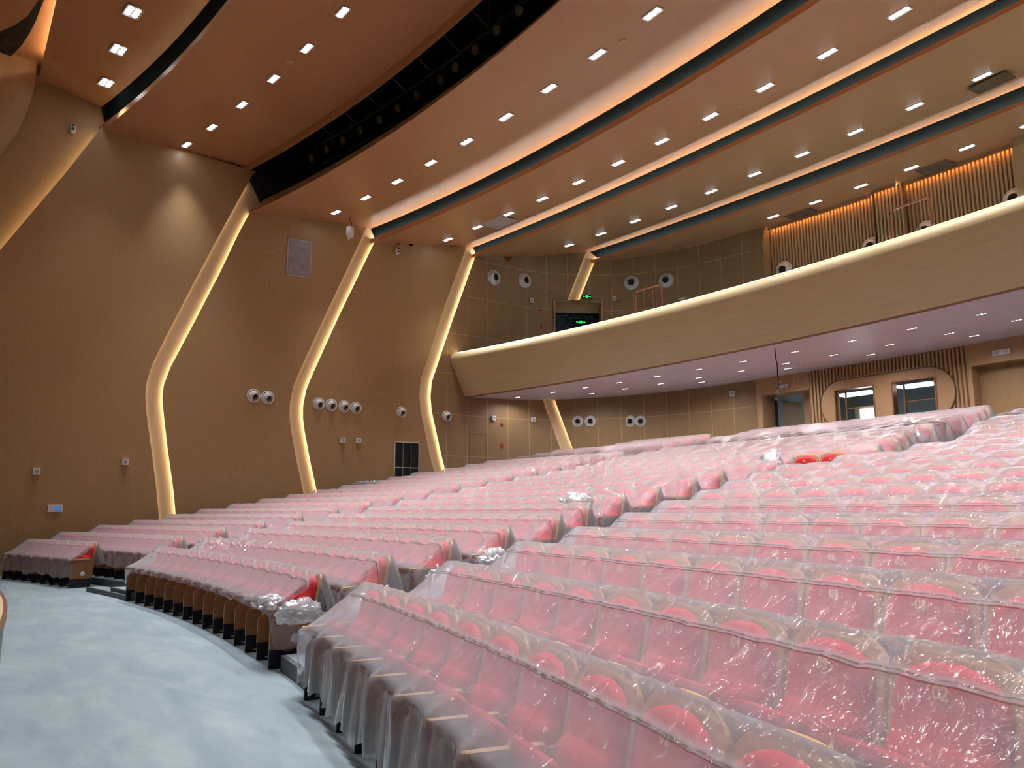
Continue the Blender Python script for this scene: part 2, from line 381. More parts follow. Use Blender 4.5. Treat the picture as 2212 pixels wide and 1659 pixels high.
# opening for the stage lighting bridge, with lips and the black void above it
m = MB(); m.grid([edge('b1r'), edge('l2n'), edge('l2n', .03), edge('b1r', .03, .5)], 0, smooth=False, flip=True); struct(m, 'trim_lip', 'ceil')
m = MB(); m.grid([edge('l2b'), edge('l2f'), edge('l2f', .04), edge('l2f', .04, -.3)], 0, smooth=False, flip=True); struct(m, 'trim_lip', 'ceil')
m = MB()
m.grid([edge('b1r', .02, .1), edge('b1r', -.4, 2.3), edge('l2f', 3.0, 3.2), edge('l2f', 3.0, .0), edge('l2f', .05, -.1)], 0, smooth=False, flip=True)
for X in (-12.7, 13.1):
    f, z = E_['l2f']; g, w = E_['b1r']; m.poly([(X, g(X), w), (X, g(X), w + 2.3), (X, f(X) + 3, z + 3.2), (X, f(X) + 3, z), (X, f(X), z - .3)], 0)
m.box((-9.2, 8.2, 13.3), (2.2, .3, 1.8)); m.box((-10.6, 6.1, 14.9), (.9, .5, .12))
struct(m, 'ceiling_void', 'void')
m = MB()     # steel rail, posts and hangers of the bridge
yb = arcY(5.62, 51)
rail = [Vector((X, yb(X), 13.9)) for X in XS if -11.5 < X < 9]
m.tube(rail, .05, 6)
for i, p in enumerate(rail[1::2]):
    m.tube([p, p + Vector((0, -.9, .55))], .035, 6)
    if i % 2 == 0: m.tube([p + Vector((0, 0, .9)), p + Vector((0, 0, -1.7))], .05, 6)
m.tube([p + Vector((0, .05, -.75)) for p in rail], .03, 6)
struct(m, 'trim_lighting_bridge', 'voidsteel')
# upper front: cove and proscenium soffit beside the stage
m = MB(); m.poly([(-13, -1.85, 14.72), (13.4, -1.85, 14.72), (13.4, -9, 14.72), (-13, -9, 14.72)]); m.poly([(-13, -1.85, 14.72), (-13, -1.85, 14.4), (13.4, -1.85, 14.4), (13.4, -1.85, 14.72)]); struct(m, 'ceiling', 'ceil')
m = MB(); m.box((.4, -1.93, 14.50), (24.6, .02, .03)); struct(m, 'trim_light_strip', 'led')
def slab(name, pts, z, mat):
    m = MB(); m.prism([(x, y, z) for x, y in pts], (0, 0, .06)); struct(m, name, mat)
slab('trim_proscenium_gap', [(-13.2, -3.02), (-12.4, -2.80), (-11.63, -2.6), (-10.9, -2.47), (-10.19, -2.38), (-8.95, -2.28), (13.3, -2.28), (13.3, -9), (-13, -9)], 14.62, 'black')
slab('trim_proscenium_soffit', [(-13, -4.9), (-11.6, -3.6), (-10.94, -3.12), (-10.42, -2.83), (-9.75, -2.57), (-8.83, -2.4), (13.3, -2.4), (13.3, -9), (-13, -9)], 14.50, 'ceil')
m = MB()      # curved proscenium return at the end of the side wall
P = []
for i in range(15):
    z = 14.72 * i / 14; e = max(-6.5, -2.13 - .095 * (14.35 - z) ** 2)
    P.append([Vector((-12.45 + 1.6 * t ** 2, e - 3.2 * t, z)) for t in (0, .15, .3, .5, .75, 1)] )
    P[-1].insert(0, Vector((-12.85, e + .02, z)))
m.grid(P, 0, smooth=True, flip=False); struct(m, 'wall_proscenium', 'wall')

# ---- the other walls that close the hall
m = MB(); m.poly([(13.4, -9, 0), (13.4, 24, 0), (13.4, 24, 15), (13.4, -9, 15)]); struct(m, 'wall_right', 'wall')
m = MB(); m.poly([(-13, -9, 0), (13.4, -9, 0), (13.4, -9, 15), (-13, -9, 15)]); struct(m, 'wall_front', 'cream')  # unseen wall, made pale to bounce light onto the front ceiling
m = MB(); m.poly([(-13, -9, 0), (-13, -2.1, 0), (-13, -2.1, 15), (-13, -9, 15)]); struct(m, 'wall_stage_side', 'wall')

# ---- floor, seating steps, aisle steps
NR = 22; PITCH = .87
ZT = [.988, 1.147, 1.314, 1.450, 1.603]
while len(ZT) < NR: ZT.append(ZT[-1] + (.1545 if len(ZT) < 11 else .163))
TR = [z - .988 for z in ZT]
m = MB(); m.poly([(-13, -9, 0), (13.4, -9, 0), (13.4, 3, 0), (-13, 3, 0)]); struct(m, 'floor', 'floor')
def ringpts(rc, z, x0=-12.6, x1=13.4, n=40):
    r = R0 + rc; out = []
    for i in range(n + 1):
        X = x0 + (x1 - x0) * i / n; out.append(Vector((X, sqrt(r * r - X * X) - R0, z)))
    return out
for n in range(2, NR + 1):
    a = (n - 1) * PITCH - .10; b = a + PITCH if n < NR else 21.0
    m = MB(); zt, zb = TR[n - 1], TR[n - 2]
    m.grid([ringpts(a, zb), ringpts(a, zt), ringpts(a + .05, zt)], 0, smooth=False)
    m.grid([ringpts(a + .05, zt), ringpts(b, zt)], 1, smooth=False)
    struct(m, 'floor_step', ['nosing', 'floor'])
def aisle(xc, w, lab):
    for n in range(1, NR):
        z0, z1 = TR[n - 1], TR[n]; rc = (n - 1) * PITCH + .09; rb = n * PITCH - .09
        m = MB(); x0, x1 = xc(n) - w / 2, xc(n) + w / 2
        A = ringpts(rc, z1, x0, x1, 3); Bk = ringpts(rb, z1, x0, x1, 3); nz = ringpts(rc + .05, z1 + .004, x0, x1, 3)
        A0 = [Vector((p.x, p.y, z0)) for p in A]; B0 = [Vector((p.x, p.y, z0)) for p in Bk]
        m.grid([A0, A, nz], 0, smooth=False); m.grid([nz, Bk, B0], 1, smooth=False)
        m.grid([[A0[0], B0[0]], [A[0], Bk[0]]], 0, smooth=False); m.grid([[A0[-1], B0[-1]], [A[-1], Bk[-1]]], 0, smooth=False, flip=True)
        struct(m, 'floor_aisle_step', ['nosing', 'floor'])
CL = [0, 5.7, 5.7, 5.7, 5.7, 5.6, 5.35, 5.2, 4.95, 4.75, 4.6, 5.2, 6.1, 6.5, 6.3, 5.9, 5.6, 5.5, 5.3, 5.3, 5.3, 5.3, 5.3]
BR = [0, 4.1, 4.1, 4.1, 4.1, 4.1, 3.7, 3.55, 3.46, 3.5, 3.4, 4.0, 4.85, 5.0, 4.9, 4.6, 4.3, 4.3, 4.2, 4.15, 4.1, 3.9, 3.7]
aisle(lambda n: (CL[n] + BR[n]) / 2 + .03, 1.25, 'right'); aisle(lambda n: -4.6, 1.3, 'left')
# wide step at the foot of the other aisle, beside the seven-seat row
m = MB(); A = ringpts(.74, .155, -8.4, -5.6, 6); m.grid([[Vector((p.x, p.y, 0)) for p in A], A, ringpts(.80, .158, -8.4, -5.6, 6)], 0, smooth=False); struct(m, 'floor_aisle_step', ['nosing'])
m = MB(); A = ringpts(.02, .09, -6.5, -4.0, 6); m.grid([[Vector((p.x, p.y, 0)) for p in A], A, ringpts(.09, .09, -6.5, -4.0, 6)], 0, smooth=False); struct(m, 'floor_aisle_step', ['nosing'])

# ---- stage apron at the left edge of the picture
st = MB(); rr = 35.29 - R0
top = ringpts(rr, .60, -12.4, 13.2, 60); out = ringpts(rr + .02, .60, -12.4, 13.2, 60); lo = ringpts(rr + .02, .54, -12.4, 13.2, 60)
st.grid([[Vector((p.x, -9, .60)) for p in top], ringpts(rr - .02, .60, -12.4, 13.2, 60)], 0, smooth=False)
st.grid([ringpts(rr - .02, .602, -12.4, 13.2, 60), out, lo], 1, smooth=False)
st.grid([ringpts(rr, .54, -12.4, 13.2, 60), ringpts(rr, 0, -12.4, 13.2, 60)], 2, smooth=False)
o = struct(st, 'floor_stage', ['stagewood', 'darkwood', 'roomgrey'])
# ================================================================== BALCONY
bal = empty('balcony', Matrix.Translation((0, 13.8, 7)), 'curved pale ash balcony with a glowing top edge spanning the hall above the rear seats', 'balcony')
inv = Matrix.Translation((0, -13.8, -7))
def babs(mb):     # the part is written in hall coordinates, its parent stands at the balcony
    mb.v = [tuple(inv @ Vector(p)) for p in mb.v]; return mb
def arcrow(rc, z, x0=-12.6, x1=13.4, n=52): return ringpts(rc, z, x0, x1, n)
prof = [(14.06, 7.72), (13.98, 7.725), (13.88, 7.70), (13.80, 7.64), (13.755, 7.56), (13.745, 7.47), (13.78, 7.36), (14.37, 6.09), (14.40, 6.06)]
m = MB(); m.grid([arcrow(a, z) for a, z in prof], 0, smooth=True); babs(m).obj('fascia', 'fascia', bal)
m = MB(); m.grid([arcrow(14.40, 6.06), arcrow(14.46, 6.02), arcrow(14.52, 6.05)], 0, smooth=False); babs(m).obj('edge_trim', 'panelwood', bal)
m = MB(); P = [arcrow(14.52 + (20.3 - 14.52) * i / 6, 6.05 + .21 * i / 6) for i in range(7)]
uv = [[(p.x, 14.52 + (20.3 - 14.52) * i / 6) for p in row] for i, row in enumerate(P)]
m.grid(P, 0, uv, smooth=True); babs(m).obj('soffit', 'soffit', bal)
m = MB(); m.grid([arcrow(14.06, 7.72), arcrow(14.06, 6.9), arcrow(22.5, 7.2)], 0, smooth=False); babs(m).obj('deck', 'floor', bal)
m = MB(); m.grid([arcrow(14.075, 7.70), arcrow(14.075, 7.78)], 0, smooth=False); babs(m).obj('upstand_baffle', 'fascia', bal)  # added behind the light strip to block its backward glow
m = MB(); m.grid([arcrow(14.055, 7.725), arcrow(14.055, 7.765)], 0, smooth=False); babs(m).obj('light_strip', 'ledb', bal)
# guard rails behind the parapet, where the balcony aisles meet it
def rail(x0, x1, lab):
    e = empty('guard_rail', Matrix.Translation((x0, 14.6, 7.0)), lab, 'rail'); v = Matrix.Translation((-x0, -14.6, -7.0))
    r = R0 + 14.45; P = lambda X, z: v @ Vector((X, sqrt(r * r - X * X) - R0, z))
    zt = 8.62; pts = [P(x0, 6.9), P(x0, zt - .12), P(x0 + .03, zt - .04), P(x0 + .11, zt)]
    pts += [P(x1 - .11, zt), P(x1 - .03, zt - .04), P(x1, zt - .12), P(x1, 6.9)]
    a = MB(); a.tube(pts, .032, 8); a.obj('handrail', 'copper', e)
    for k in (1, 2):
        a = MB(); X = x0 + (x1 - x0) * k / 3; a.tube([P(X, 6.9), P(X, zt)], .014, 6); a.obj('baluster', 'copper', e)
rail(-4.60, -3.55, 'copper tube guard rail above the balcony edge near the green-signed doorway')
rail(3.78, 4.72, 'copper tube guard rail above the balcony edge in front of the slatted wall')

# ================================================================== REAR WALL UNDER THE BALCONY
RB = 20.02
def BW(X, z, off=0.0):
    r = R0 + RB - off; return Vector((X, sqrt(r * r - X * X) - R0, z))
def bquad(m, x0, x1, z0, z1, off=0.0, mi=0, n=6, flip=False):
    m.grid([[BW(x0 + (x1 - x0) * i / n, z, off) for i in range(n + 1)] for z in (z0, z1)], mi, smooth=False, flip=flip)
def bbox(m, x0, x1, z0, z1, o0, o1, mi=0, n=4):
    bquad(m, x0, x1, z0, z1, o1, mi, n)
    for z in (z0, z1): m.grid([[BW(x0 + (x1 - x0) * i / n, z, o) for i in range(n + 1)] for o in (o0, o1)], mi, smooth=False, flip=(z == z1))
    for x in (x0, x1): m.grid([[BW(x, z0, o0), BW(x, z0, o1)], [BW(x, z1, o0), BW(x, z1, o1)]], mi, smooth=False)
m = MB()
bquad(m, -4.32, -2.30, 5.64, 6.3); bquad(m, -4.32, -4.12, 3, 5.64); bquad(m, 2.68, 7.5, 5.62, 6.3); bquad(m, 2.68, 2.82, 3, 5.62); bquad(m, 6.6, 13.4, 3, 6.3)
struct(m, 'wall_back', 'slat')
# slatted zone: battens standing on a dark ground
m = MB(); bquad(m, -2.32, 2.70, 3, 4.30, -.05, 0); bquad(m, -2.32, 2.70, 5.86, 6.3, -.05, 0)
bquad(m, -2.32, -1.3, 4.3, 5.86, -.05, 0); bquad(m, 1.7, 2.70, 4.3, 5.86, -.05, 0)
X = -2.28
CZ, HR, XL, XR = 5.02, .78, -1.16, 1.56      # stadium outline of the window panel
def inside(X):
    if XL <= X <= XR: return HR
    d = (XL - X) if X < XL else (X - XR)
    return sqrt(HR * HR - d * d) if d < HR else 0
while X < 2.64:
    h = inside(X + .03)
    if h > 0: bbox(m, X, X + .062, 3.2, CZ - h, -.05, 0, 1, 1); bbox(m, X, X + .062, CZ + h, 6.25, -.05, 0, 1, 1)
    else: bbox(m, X, X + .062, 3.2, 6.25, -.05, 0, 1, 1)
    X += .118
struct(m, 'wall_back_slats', ['slatgap', 'slat'])
# stadium-shaped panel with two windows
W1 = (-1.40, -.13, 4.45, 5.47); W2 = (.50, 1.76, 4.45, 5.47)
m = MB()
out = []
N = 20
for i in range(N + 1): a = PI / 2 + PI * i / N; out.append((XL + HR * cos(a), CZ + HR * sin(a)))
for i in range(N + 1): a = -PI / 2 + PI * i / N; out.append((XR + HR * cos(a), CZ + HR * sin(a)))
xs = sorted({XL - HR + (XR - XL + 2 * HR) * i / 44 for i in range(45)} | {W1[0], W1[1], W2[0], W2[1]})
for a, b in zip(xs, xs[1:]):
    ha, hb = inside(a + 1e-6), inside(b - 1e-6); c = (a + b) / 2
    w = W1 if W1[0] < c < W1[1] else W2 if W2[0] < c < W2[1] else None
    o = .02
    if w:
        m.poly([BW(a, CZ - ha, o), BW(b, CZ - hb, o), BW(b, w[2], o), BW(a, w[2], o)]); m.poly([BW(a, w[3], o), BW(b, w[3], o), BW(b, CZ + hb, o), BW(a, CZ + ha, o)])
    else: m.poly([BW(a, CZ - ha, o), BW(b, CZ - hb, o), BW(b, CZ + hb, o), BW(a, CZ + ha, o)])
m.tube([BW(x, z, .025) for x, z in out + out[:1]], .02, 5, 1, cap=False)
struct(m, 'wall_back_window_panel', ['slat', 'darkwood'])
for k, w in enumerate((W1, W2)):
    m = MB(); x0, x1, z0, z1 = w; t = .035
    bbox(m, x0 - t, x0, z0 - t, z1 + t, -.22, .045); bbox(m, x1, x1 + t, z0 - t, z1 + t, -.22, .045)
    bbox(m, x0, x1, z1, z1 + t, -.22, .045); bbox(m, x0, x1, z0 - t, z0, -.22, .045)
    for z in (z0 + .42,): bbox(m, x0 + .22, x1, z - .014, z + .014, -.2, -.17)
    for x in (x0 + .24,): bbox(m, x - .02, x + .02, z0, z1, -.22, -.16)
    o = struct(m, 'window_%d' % (k + 1), 'bronze')
    m = MB(); bquad(m, x0 + .24, x1, z0, z1, -.185)
    g = m.obj('pane', 'glass', o)
gl = M['glass']; nt = gl.node_tree; nt.nodes.clear()
tr = _n(nt, 'ShaderNodeBsdfTransparent'); tr.inputs[0].default_value = (.8, .84, .84, 1); gs = _n(nt, 'ShaderNodeBsdfGlossy', i_Roughness=.03); fr = _n(nt, 'ShaderNodeFresnel', i_IOR=1.45)
mx = _n(nt, 'ShaderNodeMixShader'); o_ = _n(nt, 'ShaderNodeOutputMaterial'); nt.links.new(fr.outputs[0], mx.inputs[0]); nt.links.new(tr.outputs[0], mx.inputs[1]); nt.links.new(gs.outputs[0], mx.inputs[2]); nt.links.new(mx.outputs[0], o_.inputs[0])
# control room behind the windows
m = MB(); y0, y1 = 20.3, 23.2
def room(m, x0, x1, y0, y1, z0, z1, mi=0):
    p = lambda x, y, z: Vector((x, y, z))
    m.poly([p(x0, y1, z0), p(x1, y1, z0), p(x1, y1, z1), p(x0, y1, z1)], mi); m.poly([p(x0, y0, z0), p(x0, y1, z0), p(x0, y1, z1), p(x0, y0, z1)], mi)
    m.poly([p(x1, y1, z0), p(x1, y0, z0), p(x1, y0, z1), p(x1, y1, z1)], mi); m.poly([p(x0, y0, z1), p(x0, y1, z1), p(x1, y1, z1), p(x1, y0, z1)], mi); m.poly([p(x0, y0, z0), p(x1, y0, z0), p(x1, y1, z0), p(x0, y1, z0)], mi)
room(m, -3.8, 3.6, y0, y1, 3.4, 5.9)
struct(m, 'wall_control_room', 'roomgrey')
m = MB(); m.box((-1.45, 21.4, 5.50), (1.15, .5, .07)); m.box((.55, 21.4, 5.52), (1.05, .5, .07)); struct(m, 'ceiling_control_room_light', 'panel_light')
m = MB(); m.box((-2.2, 23.12, 4.35), (.75, .06, 1.9), 0); m.box((-2.1, 23.08, 4.32), (.5, .04, 1.75), 1); struct(m, 'door_control_room', ['cream', 'panel_light'])  # doorway opening is a glowing panel in place of the lit space beyond
# left rear doorway: deep reveal, one leaf ajar and a lit lobby beyond
m = MB()
def P3(x, z, d): return BW(x, z, -d)
dx0, dx1, dz = -4.12, -2.34, 5.64
m.poly([P3(dx0, 3, 0), P3(dx0, 3, .7), P3(dx0, dz, .7), P3(dx0, dz, 0)]); m.poly([P3(dx1, 3, .7), P3(dx1, 3, 0), P3(dx1, dz, 0), P3(dx1, dz, .7)]); m.poly([P3(dx0, dz, 0), P3(dx0, dz, .7), P3(dx1, dz, .7), P3(dx1, dz, 0)])
m.poly([P3(-3.0, 3, .7), P3(dx1, 3, .7), P3(dx1, dz, .7), P3(-3.0, dz, .7)])
struct(m, 'door_frame_back', 'slat')
m = MB(); a = P3(-3.95, 3.3, .65); b = P3(-3.30, 3.3, 1.05); u = (b - a).normalized(); nrm = Vector((-u.y, u.x, 0)) * .05
m.prism([a, b, b + Vector((0, 0, 2.1)), a + Vector((0, 0, 2.1))], nrm); o = struct(m, 'door_1', 'doorleaf')
m = MB(); room(m, -5.6, -3.85, 20.85, 22.6, 3.2, 5.7); struct(m, 'wall_lobby', 'roomgrey')
m = MB(); m.box((-3.62, 21.0, 4.3), (.3, .08, 2.3)); struct(m, 'door_lobby', 'cream')
m = MB(); m.box((-4.2, 21.5, 5.6), (.5, .3, .04)); struct(m, 'ceiling_lobby_light', 'panel_light')
# right rear double door in its recess
m = MB(); ex0, ex1, ez = 2.82, 6.4, 5.62
m.poly([P3(ex0, 3, 0), P3(ex0, 3, .45), P3(ex0, ez, .45), P3(ex0, ez, 0)]); m.poly([P3(ex0, ez, 0), P3(ex0, ez, .45), P3(ex1, ez, .45), P3(ex1, ez, 0)]); m.poly([P3(ex0, 3, .45), P3(ex1, 3, .45), P3(ex1, ez, .45), P3(ex0, ez, .45)])
bbox(m, ex0 - .06, ex0, 3, ez + .05, 0, .03); bbox(m, ex0, ex1, ez, ez + .05, 0, .03)
struct(m, 'door_frame_back', 'slat')
for k, (a, b) in enumerate(((3.02, 4.06), (4.075, 5.1))):
    m = MB(); r_ = RB + .39; p0 = BW(a, 3.3, -.39); p1 = BW(b, 3.3, -.39); m.prism([p0, p1, p1 + Vector((0, 0, 2.2)), p0 + Vector((0, 0, 2.2))], (0, .04, 0)); d = struct(m, 'door_%d' % (k + 2), 'wall')
    if k == 0:
        m = MB(); q = BW(3.96, 4.35, -.36); m.lathe([(0, 0), (.035, 0), (.035, .02), (0, .02)], 12, Matrix.Translation(q) @ Matrix.Rotation(PI / 2, 4, 'X')); m.tube([q + Vector((0, -.01, .0)), q + Vector((0, -.06, 0)), q + Vector((-.22, -.06, 0))], .014, 6)
        m.lathe([(0, 0), (.028, 0), (.028, .02), (0, .02)], 12, Matrix.Translation(q + Vector((0, 0, -.12))) @ Matrix.Rotation(PI / 2, 4, 'X'))
        m.obj('handle', 'black', d)
bpy.context.view_layer.update()

# ================================================================== UPPER LEVEL REAR WALL
RU = 22.2
def UW(X, z, off=0.0):
    r = R0 + RU - off; return Vector((X, sqrt(r * r - X * X) - R0, z))
m = MB()
def uquad(x0, x1, z0, z1, o=0.0, mi=0, n=4): m.grid([[UW(x0 + (x1 - x0) * i / n, z, o) for i in range(n + 1)] for z in (z0, z1)], mi, smooth=False)
uquad(-4.9, 4.0, 6.9, 13.2, -.05, 0, 12)
m.poly([(-5.42, 21.6, 6.9), (-4.93, 21.62, 6.9), (-4.93, 21.62, 13.2), (-5.42, 21.6, 13.2)], 2); m.poly([(-4.93, 21.62, 6.9), (-4.9, 22.1, 6.9), (-4.9, 22.1, 13.2), (-4.93, 21.62, 13.2)], 2)
X = -4.85
while X < 3.85:
    o = .22 if -.68 < X < .28 else 0
    for a in ((X, X + .065),):
        m.grid([[UW(a[0], z, o), UW(a[1], z, o)] for z in (6.9, 12.75)], 1, smooth=False)
        m.grid([[UW(a[0], z, o - .06), UW(a[0], z, o)] for z in (6.9, 12.75)], 1, smooth=False); m.grid([[UW(a[1], z, o), UW(a[1], z, o - .06)] for z in (6.9, 12.75)], 1, smooth=False)
    if o: m.grid([[UW(X, z, o - .06), UW(X + .125, z, o - .06)] for z in (6.9, 12.75)], 0, smooth=False)
    X += .125
m.poly([UW(-.70, 6.9, 0), UW(-.70, 6.9, .2), UW(-.70, 12.75, .2), UW(-.70, 12.75, 0)], 1); m.poly([UW(.30, 6.9, .2), UW(.30, 6.9, 0), UW(.30, 12.75, 0), UW(.30, 12.75, .2)], 1)
struct(m, 'wall_back_upper', ['slatgap', 'slat', 'panel'])
m = MB(); m.box((5.4, 21.9, 9.9), (3.0, .8, 6.4)); m.box((10.2, 20.9, 9.9), (6.6, .2, 6.4)); struct(m, 'wall_back_upper', 'wall')
for xa, xb, o in ((-4.85, -.72, .0), (-.66, .26, .22), (.32, 3.85, .0)):
    m = MB(); m.grid([[UW(xa + (xb - xa) * i / 10, 12.47, d + o) for i in range(11)] for d in (.10, .07)], 0, smooth=False); struct(m, 'trim_light_strip', 'ledo')
    m = MB(); m.grid([[UW(xa + (xb - xa) * i / 10, z, .17 + o) for i in range(11)] for z in (12.40, 12.62)], 0, smooth=False); struct(m, 'trim_lip', 'ceil')  # lip added to keep the amber strip out of view
# balcony entrance on the curved side wall: the cladding there is closed by a portal with a dark lobby
po = MB(); S0, S1, ZP = 17.14, 19.18, 10.46
def U3(s, z, o): return W(UPP, s, z, o)
for s0, s1, z0, z1, o0, o1, mi in ((S0 - .07, S0, 6.9, ZP + .07, -.05, .07, 0), (S1, S1 + .07, 6.9, ZP + .07, -.05, .07, 0), (S0, S1, ZP, ZP + .07, -.05, .07, 0)):
    po.grid([[U3(s0, z, o1), U3((s0 + s1) / 2, z, o1), U3(s1, z, o1)] for z in (z0, z1)], mi, smooth=False)
    for z in (z0, z1): po.grid([[U3(s0, z, o0), U3(s1, z, o0)], [U3(s0, z, o1), U3(s1, z, o1)]], mi, smooth=False)
    for s in (s0, s1): po.grid([[U3(s, z0, o0), U3(s, z0, o1)], [U3(s, z1, o0), U3(s, z1, o1)]], mi, smooth=False)
struct(po, 'door_frame_balcony', 'slat')
lb = MB(); p0, p1 = U3(S0, 0, -.03), U3(S1, 0, -.03); ax = (p1 - p0).normalized(); nn = Vector((-ax.y, ax.x, 0))
q0, q1 = p0 + nn * 3.2 - ax * 1.0, p1 + nn * 3.2 + ax * 1.5
def wq(a, b, z0, z1, mi=0): lb.poly([(a.x, a.y, z0), (b.x, b.y, z0), (b.x, b.y, z1), (a.x, a.y, z1)], mi)
wq(p0, p0 + nn * .45, 6.9, ZP, 1); wq(p1 + nn * .45, p1, 6.9, ZP, 1)
lb.poly([(p0.x, p0.y, ZP), (p1.x, p1.y, ZP), ((p1 + nn * .45).x, (p1 + nn * .45).y, ZP), ((p0 + nn * .45).x, (p0 + nn * .45).y, ZP)], 1)
wq(p0 + nn * .45, p0 + nn * .45 - ax, 6.9, 10.9); wq(p1 + nn * .45 + ax * 1.5, p1 + nn * .45, 6.9, 10.9); wq(p0 + nn * .45, p1 + nn * .45, ZP - .35, 10.9, 1)
wq(p0 + nn * .45 - ax, q0, 6.9, 10.9); wq(q0, q1, 6.9, 10.9); wq(q1, p1 + nn * .45 + ax * 1.5, 6.9, 10.9)
lb.poly([(p.x, p.y, 10.9) for p in (p0 + nn * .45 - ax, p1 + nn * .45 + ax * 1.5, q1, q0)]); lb.poly([(p.x, p.y, 6.9) for p in (p0, p1, q1, q0)])
struct(lb, 'wall_balcony_lobby', ['roomgrey', 'slat'])
lb = MB(); a = q0 + (q1 - q0) * .38 - nn * .04; b = q0 + (q1 - q0) * .75 - nn * .04; wq(a, b, 6.9, 8.9); struct(lb, 'door_balcony_lobby', 'doorleaf')
LOBBY = frame(p0 + ax * 1.78 + nn * 3.12 + Vector((0, 0, 10.38)), ax, Vector((0, 0, 1)), -nn)

# ================================================================== THINGS ON THE WALLS
def nozzle(mat, R, label, group, aim=(.35, -.35)):
    """ball jet air diffuser: flange, tilted ball, black mouth"""
    e = empty('air_nozzle', mat, label, 'air vent', group)
    a = MB(); a.lathe([(R, 0), (R, .02), (R * .93, .035), (R * .84, .03), (R * .80, .015), (R * .80, -.02)], 28); a.obj('flange', 'white', e)
    T = Matrix.Translation((0, 0, -.02)) @ Matrix.Rotation(aim[0], 4, 'Y') @ Matrix.Rotation(-aim[1], 4, 'X')
    a = MB(); rb = R * .80; pr = [(rb * sin(t), rb * .72 * cos(t)) for t in [.60 + (PI / 2 + .3 - .60) * i / 8 for i in range(9)]]
    ri = rb * sin(.60); zi = rb * .72 * cos(.60); a.lathe([(ri * .88, zi - .06), (ri, zi)] + pr, 28, T); a.obj('ball', 'white', e)
    a = MB(); a.disc((0, 0), ri * .96, 24, T, 0, zi - .03)
    a.obj('mouth', 'hole', e)
    return e
G1 = 'air nozzles in a line along the side wall'
nz = [(4.69, 5.41, .222, 'white round air nozzle on the side wall, nearer the stage of the first pair'), (5.15, 5.39, .222, 'white round air nozzle on the side wall, farther from the stage of the first pair'),
 (6.92, 5.32, .212, 'white round air nozzle, first of the close row of four past the second lit rib'), (7.38, 5.31, .212, 'white round air nozzle, second of the close row of four past the second lit rib'),
 (7.86, 5.30, .212, 'white round air nozzle, third of the close row of four past the second lit rib'), (8.30, 5.28, .212, 'white round air nozzle, fourth of the close row of four past the second lit rib'),
 (10.10, 5.26, .205, 'white round air nozzle alone above the black louvred panel'), (12.04, 5.24, .205, 'white round air nozzle alone just past the third lit rib')]
for s, z, r, l in nz: nozzle(wall_frame(LOW, s, z, 0.0), r, l, G1, (.42, -.42))
for s, z, l in ((17.85, 5.27, 'white round air nozzle under the balcony, beside the leaning lit rib'), (18.36, 5.26, 'white round air nozzle under the balcony, second from the leaning lit rib'), (20.0, 5.19, 'white round air nozzle under the balcony, third from the leaning lit rib'), (20.44, 5.16, 'white round air nozzle under the balcony, farthest from the leaning lit rib')):
    nozzle(wall_frame(LOW, s, z, 0.0), .225, l, G1, (.12, -.08))
G2 = 'large air nozzles above the balcony'
for s, z, l, a in ((14.23, 11.12, 'large white air nozzle above the balcony, nearest the third lit rib', (.25, -.1)), (15.74, 11.23, 'large white air nozzle above the balcony, second from the third lit rib', (.25, -.05)), (20.5, 11.29, 'large white air nozzle above the balcony, first past the leaning upper rib', (0, 0)), (21.99, 11.22, 'large white air nozzle above the balcony, second past the leaning upper rib', (0, 0))):
    nozzle(wall_frame(UPP, s, z, 0.0), .315, l, G2, a)
for X, z, l in ((-4.37, 10.72, 'large white air nozzle on the slatted wall, fully clear of the balcony edge'), (-.96, 10.69, 'large white air nozzle on the slatted wall, half hidden beside the pilaster'), (.92, 10.70, 'large white air nozzle on the slatted wall, seen through the guard rail'), (3.62, 10.85, 'large white air nozzle on the slatted wall, at the picture edge')):
    n = Vector((-X, -sqrt((R0 + RU) ** 2 - X * X), 0)).normalized(); q = UW(X, z, .012)
    nozzle(frame(q, Vector((0, 0, 1)).cross(n), Vector((0, 0, 1)), n), .335, l, G2, (0, -.05))
def grille(mat, w, h, label, cat='grille', nv=30, horiz=False, shear=0.0, mats=('grille', 'hole'), name='speaker_grille', fr=.03):
    e = empty(name, mat, label, cat); sh = lambda y: shear * y / h
    a = MB()
    for x0, x1, y0, y1 in ((-w / 2, w / 2, h / 2 - fr, h / 2), (-w / 2, w / 2, -h / 2, -h / 2 + fr), (-w / 2, -w / 2 + fr, -h / 2, h / 2), (w / 2 - fr, w / 2, -h / 2, h / 2)):
        a.prism([(x0 + sh(y0), y0, .002), (x1 + sh(y0), y0, .002), (x1 + sh(y1), y1, .002), (x0 + sh(y1), y1, .002)], (0, 0, .022))
    a.obj('frame', mats[0], e)
    a = MB(); a.poly([(-w / 2 + sh(-h / 2), -h / 2, .004), (w / 2 + sh(-h / 2), -h / 2, .004), (w / 2 + sh(h / 2), h / 2, .004), (-w / 2 + sh(h / 2), h / 2, .004)]); a.obj('backing', mats[1], e)
    a = MB()
    for i in range(nv):
        if horiz: y = -h / 2 + fr + (h - 2 * fr) * (i + .5) / nv; t = (h - 2 * fr) / nv * .28; a.poly([(-w / 2 + fr, y - t, .006), (w / 2 - fr, y - t, .006), (w / 2 - fr, y + t, .018), (-w / 2 + fr, y + t, .018)])
        else: x = -w / 2 + fr + (w - 2 * fr) * (i + .5) / nv; t = (w - 2 * fr) / nv * .30; a.prism([(x - t + sh(-h / 2), -h / 2 + fr, .006), (x + t + sh(-h / 2), -h / 2 + fr, .006), (x + t + sh(h / 2), h / 2 - fr, .006), (x - t + sh(h / 2), h / 2 - fr, .006)], (0, 0, .01))
    a.obj('louvres', mats[0], e); return e
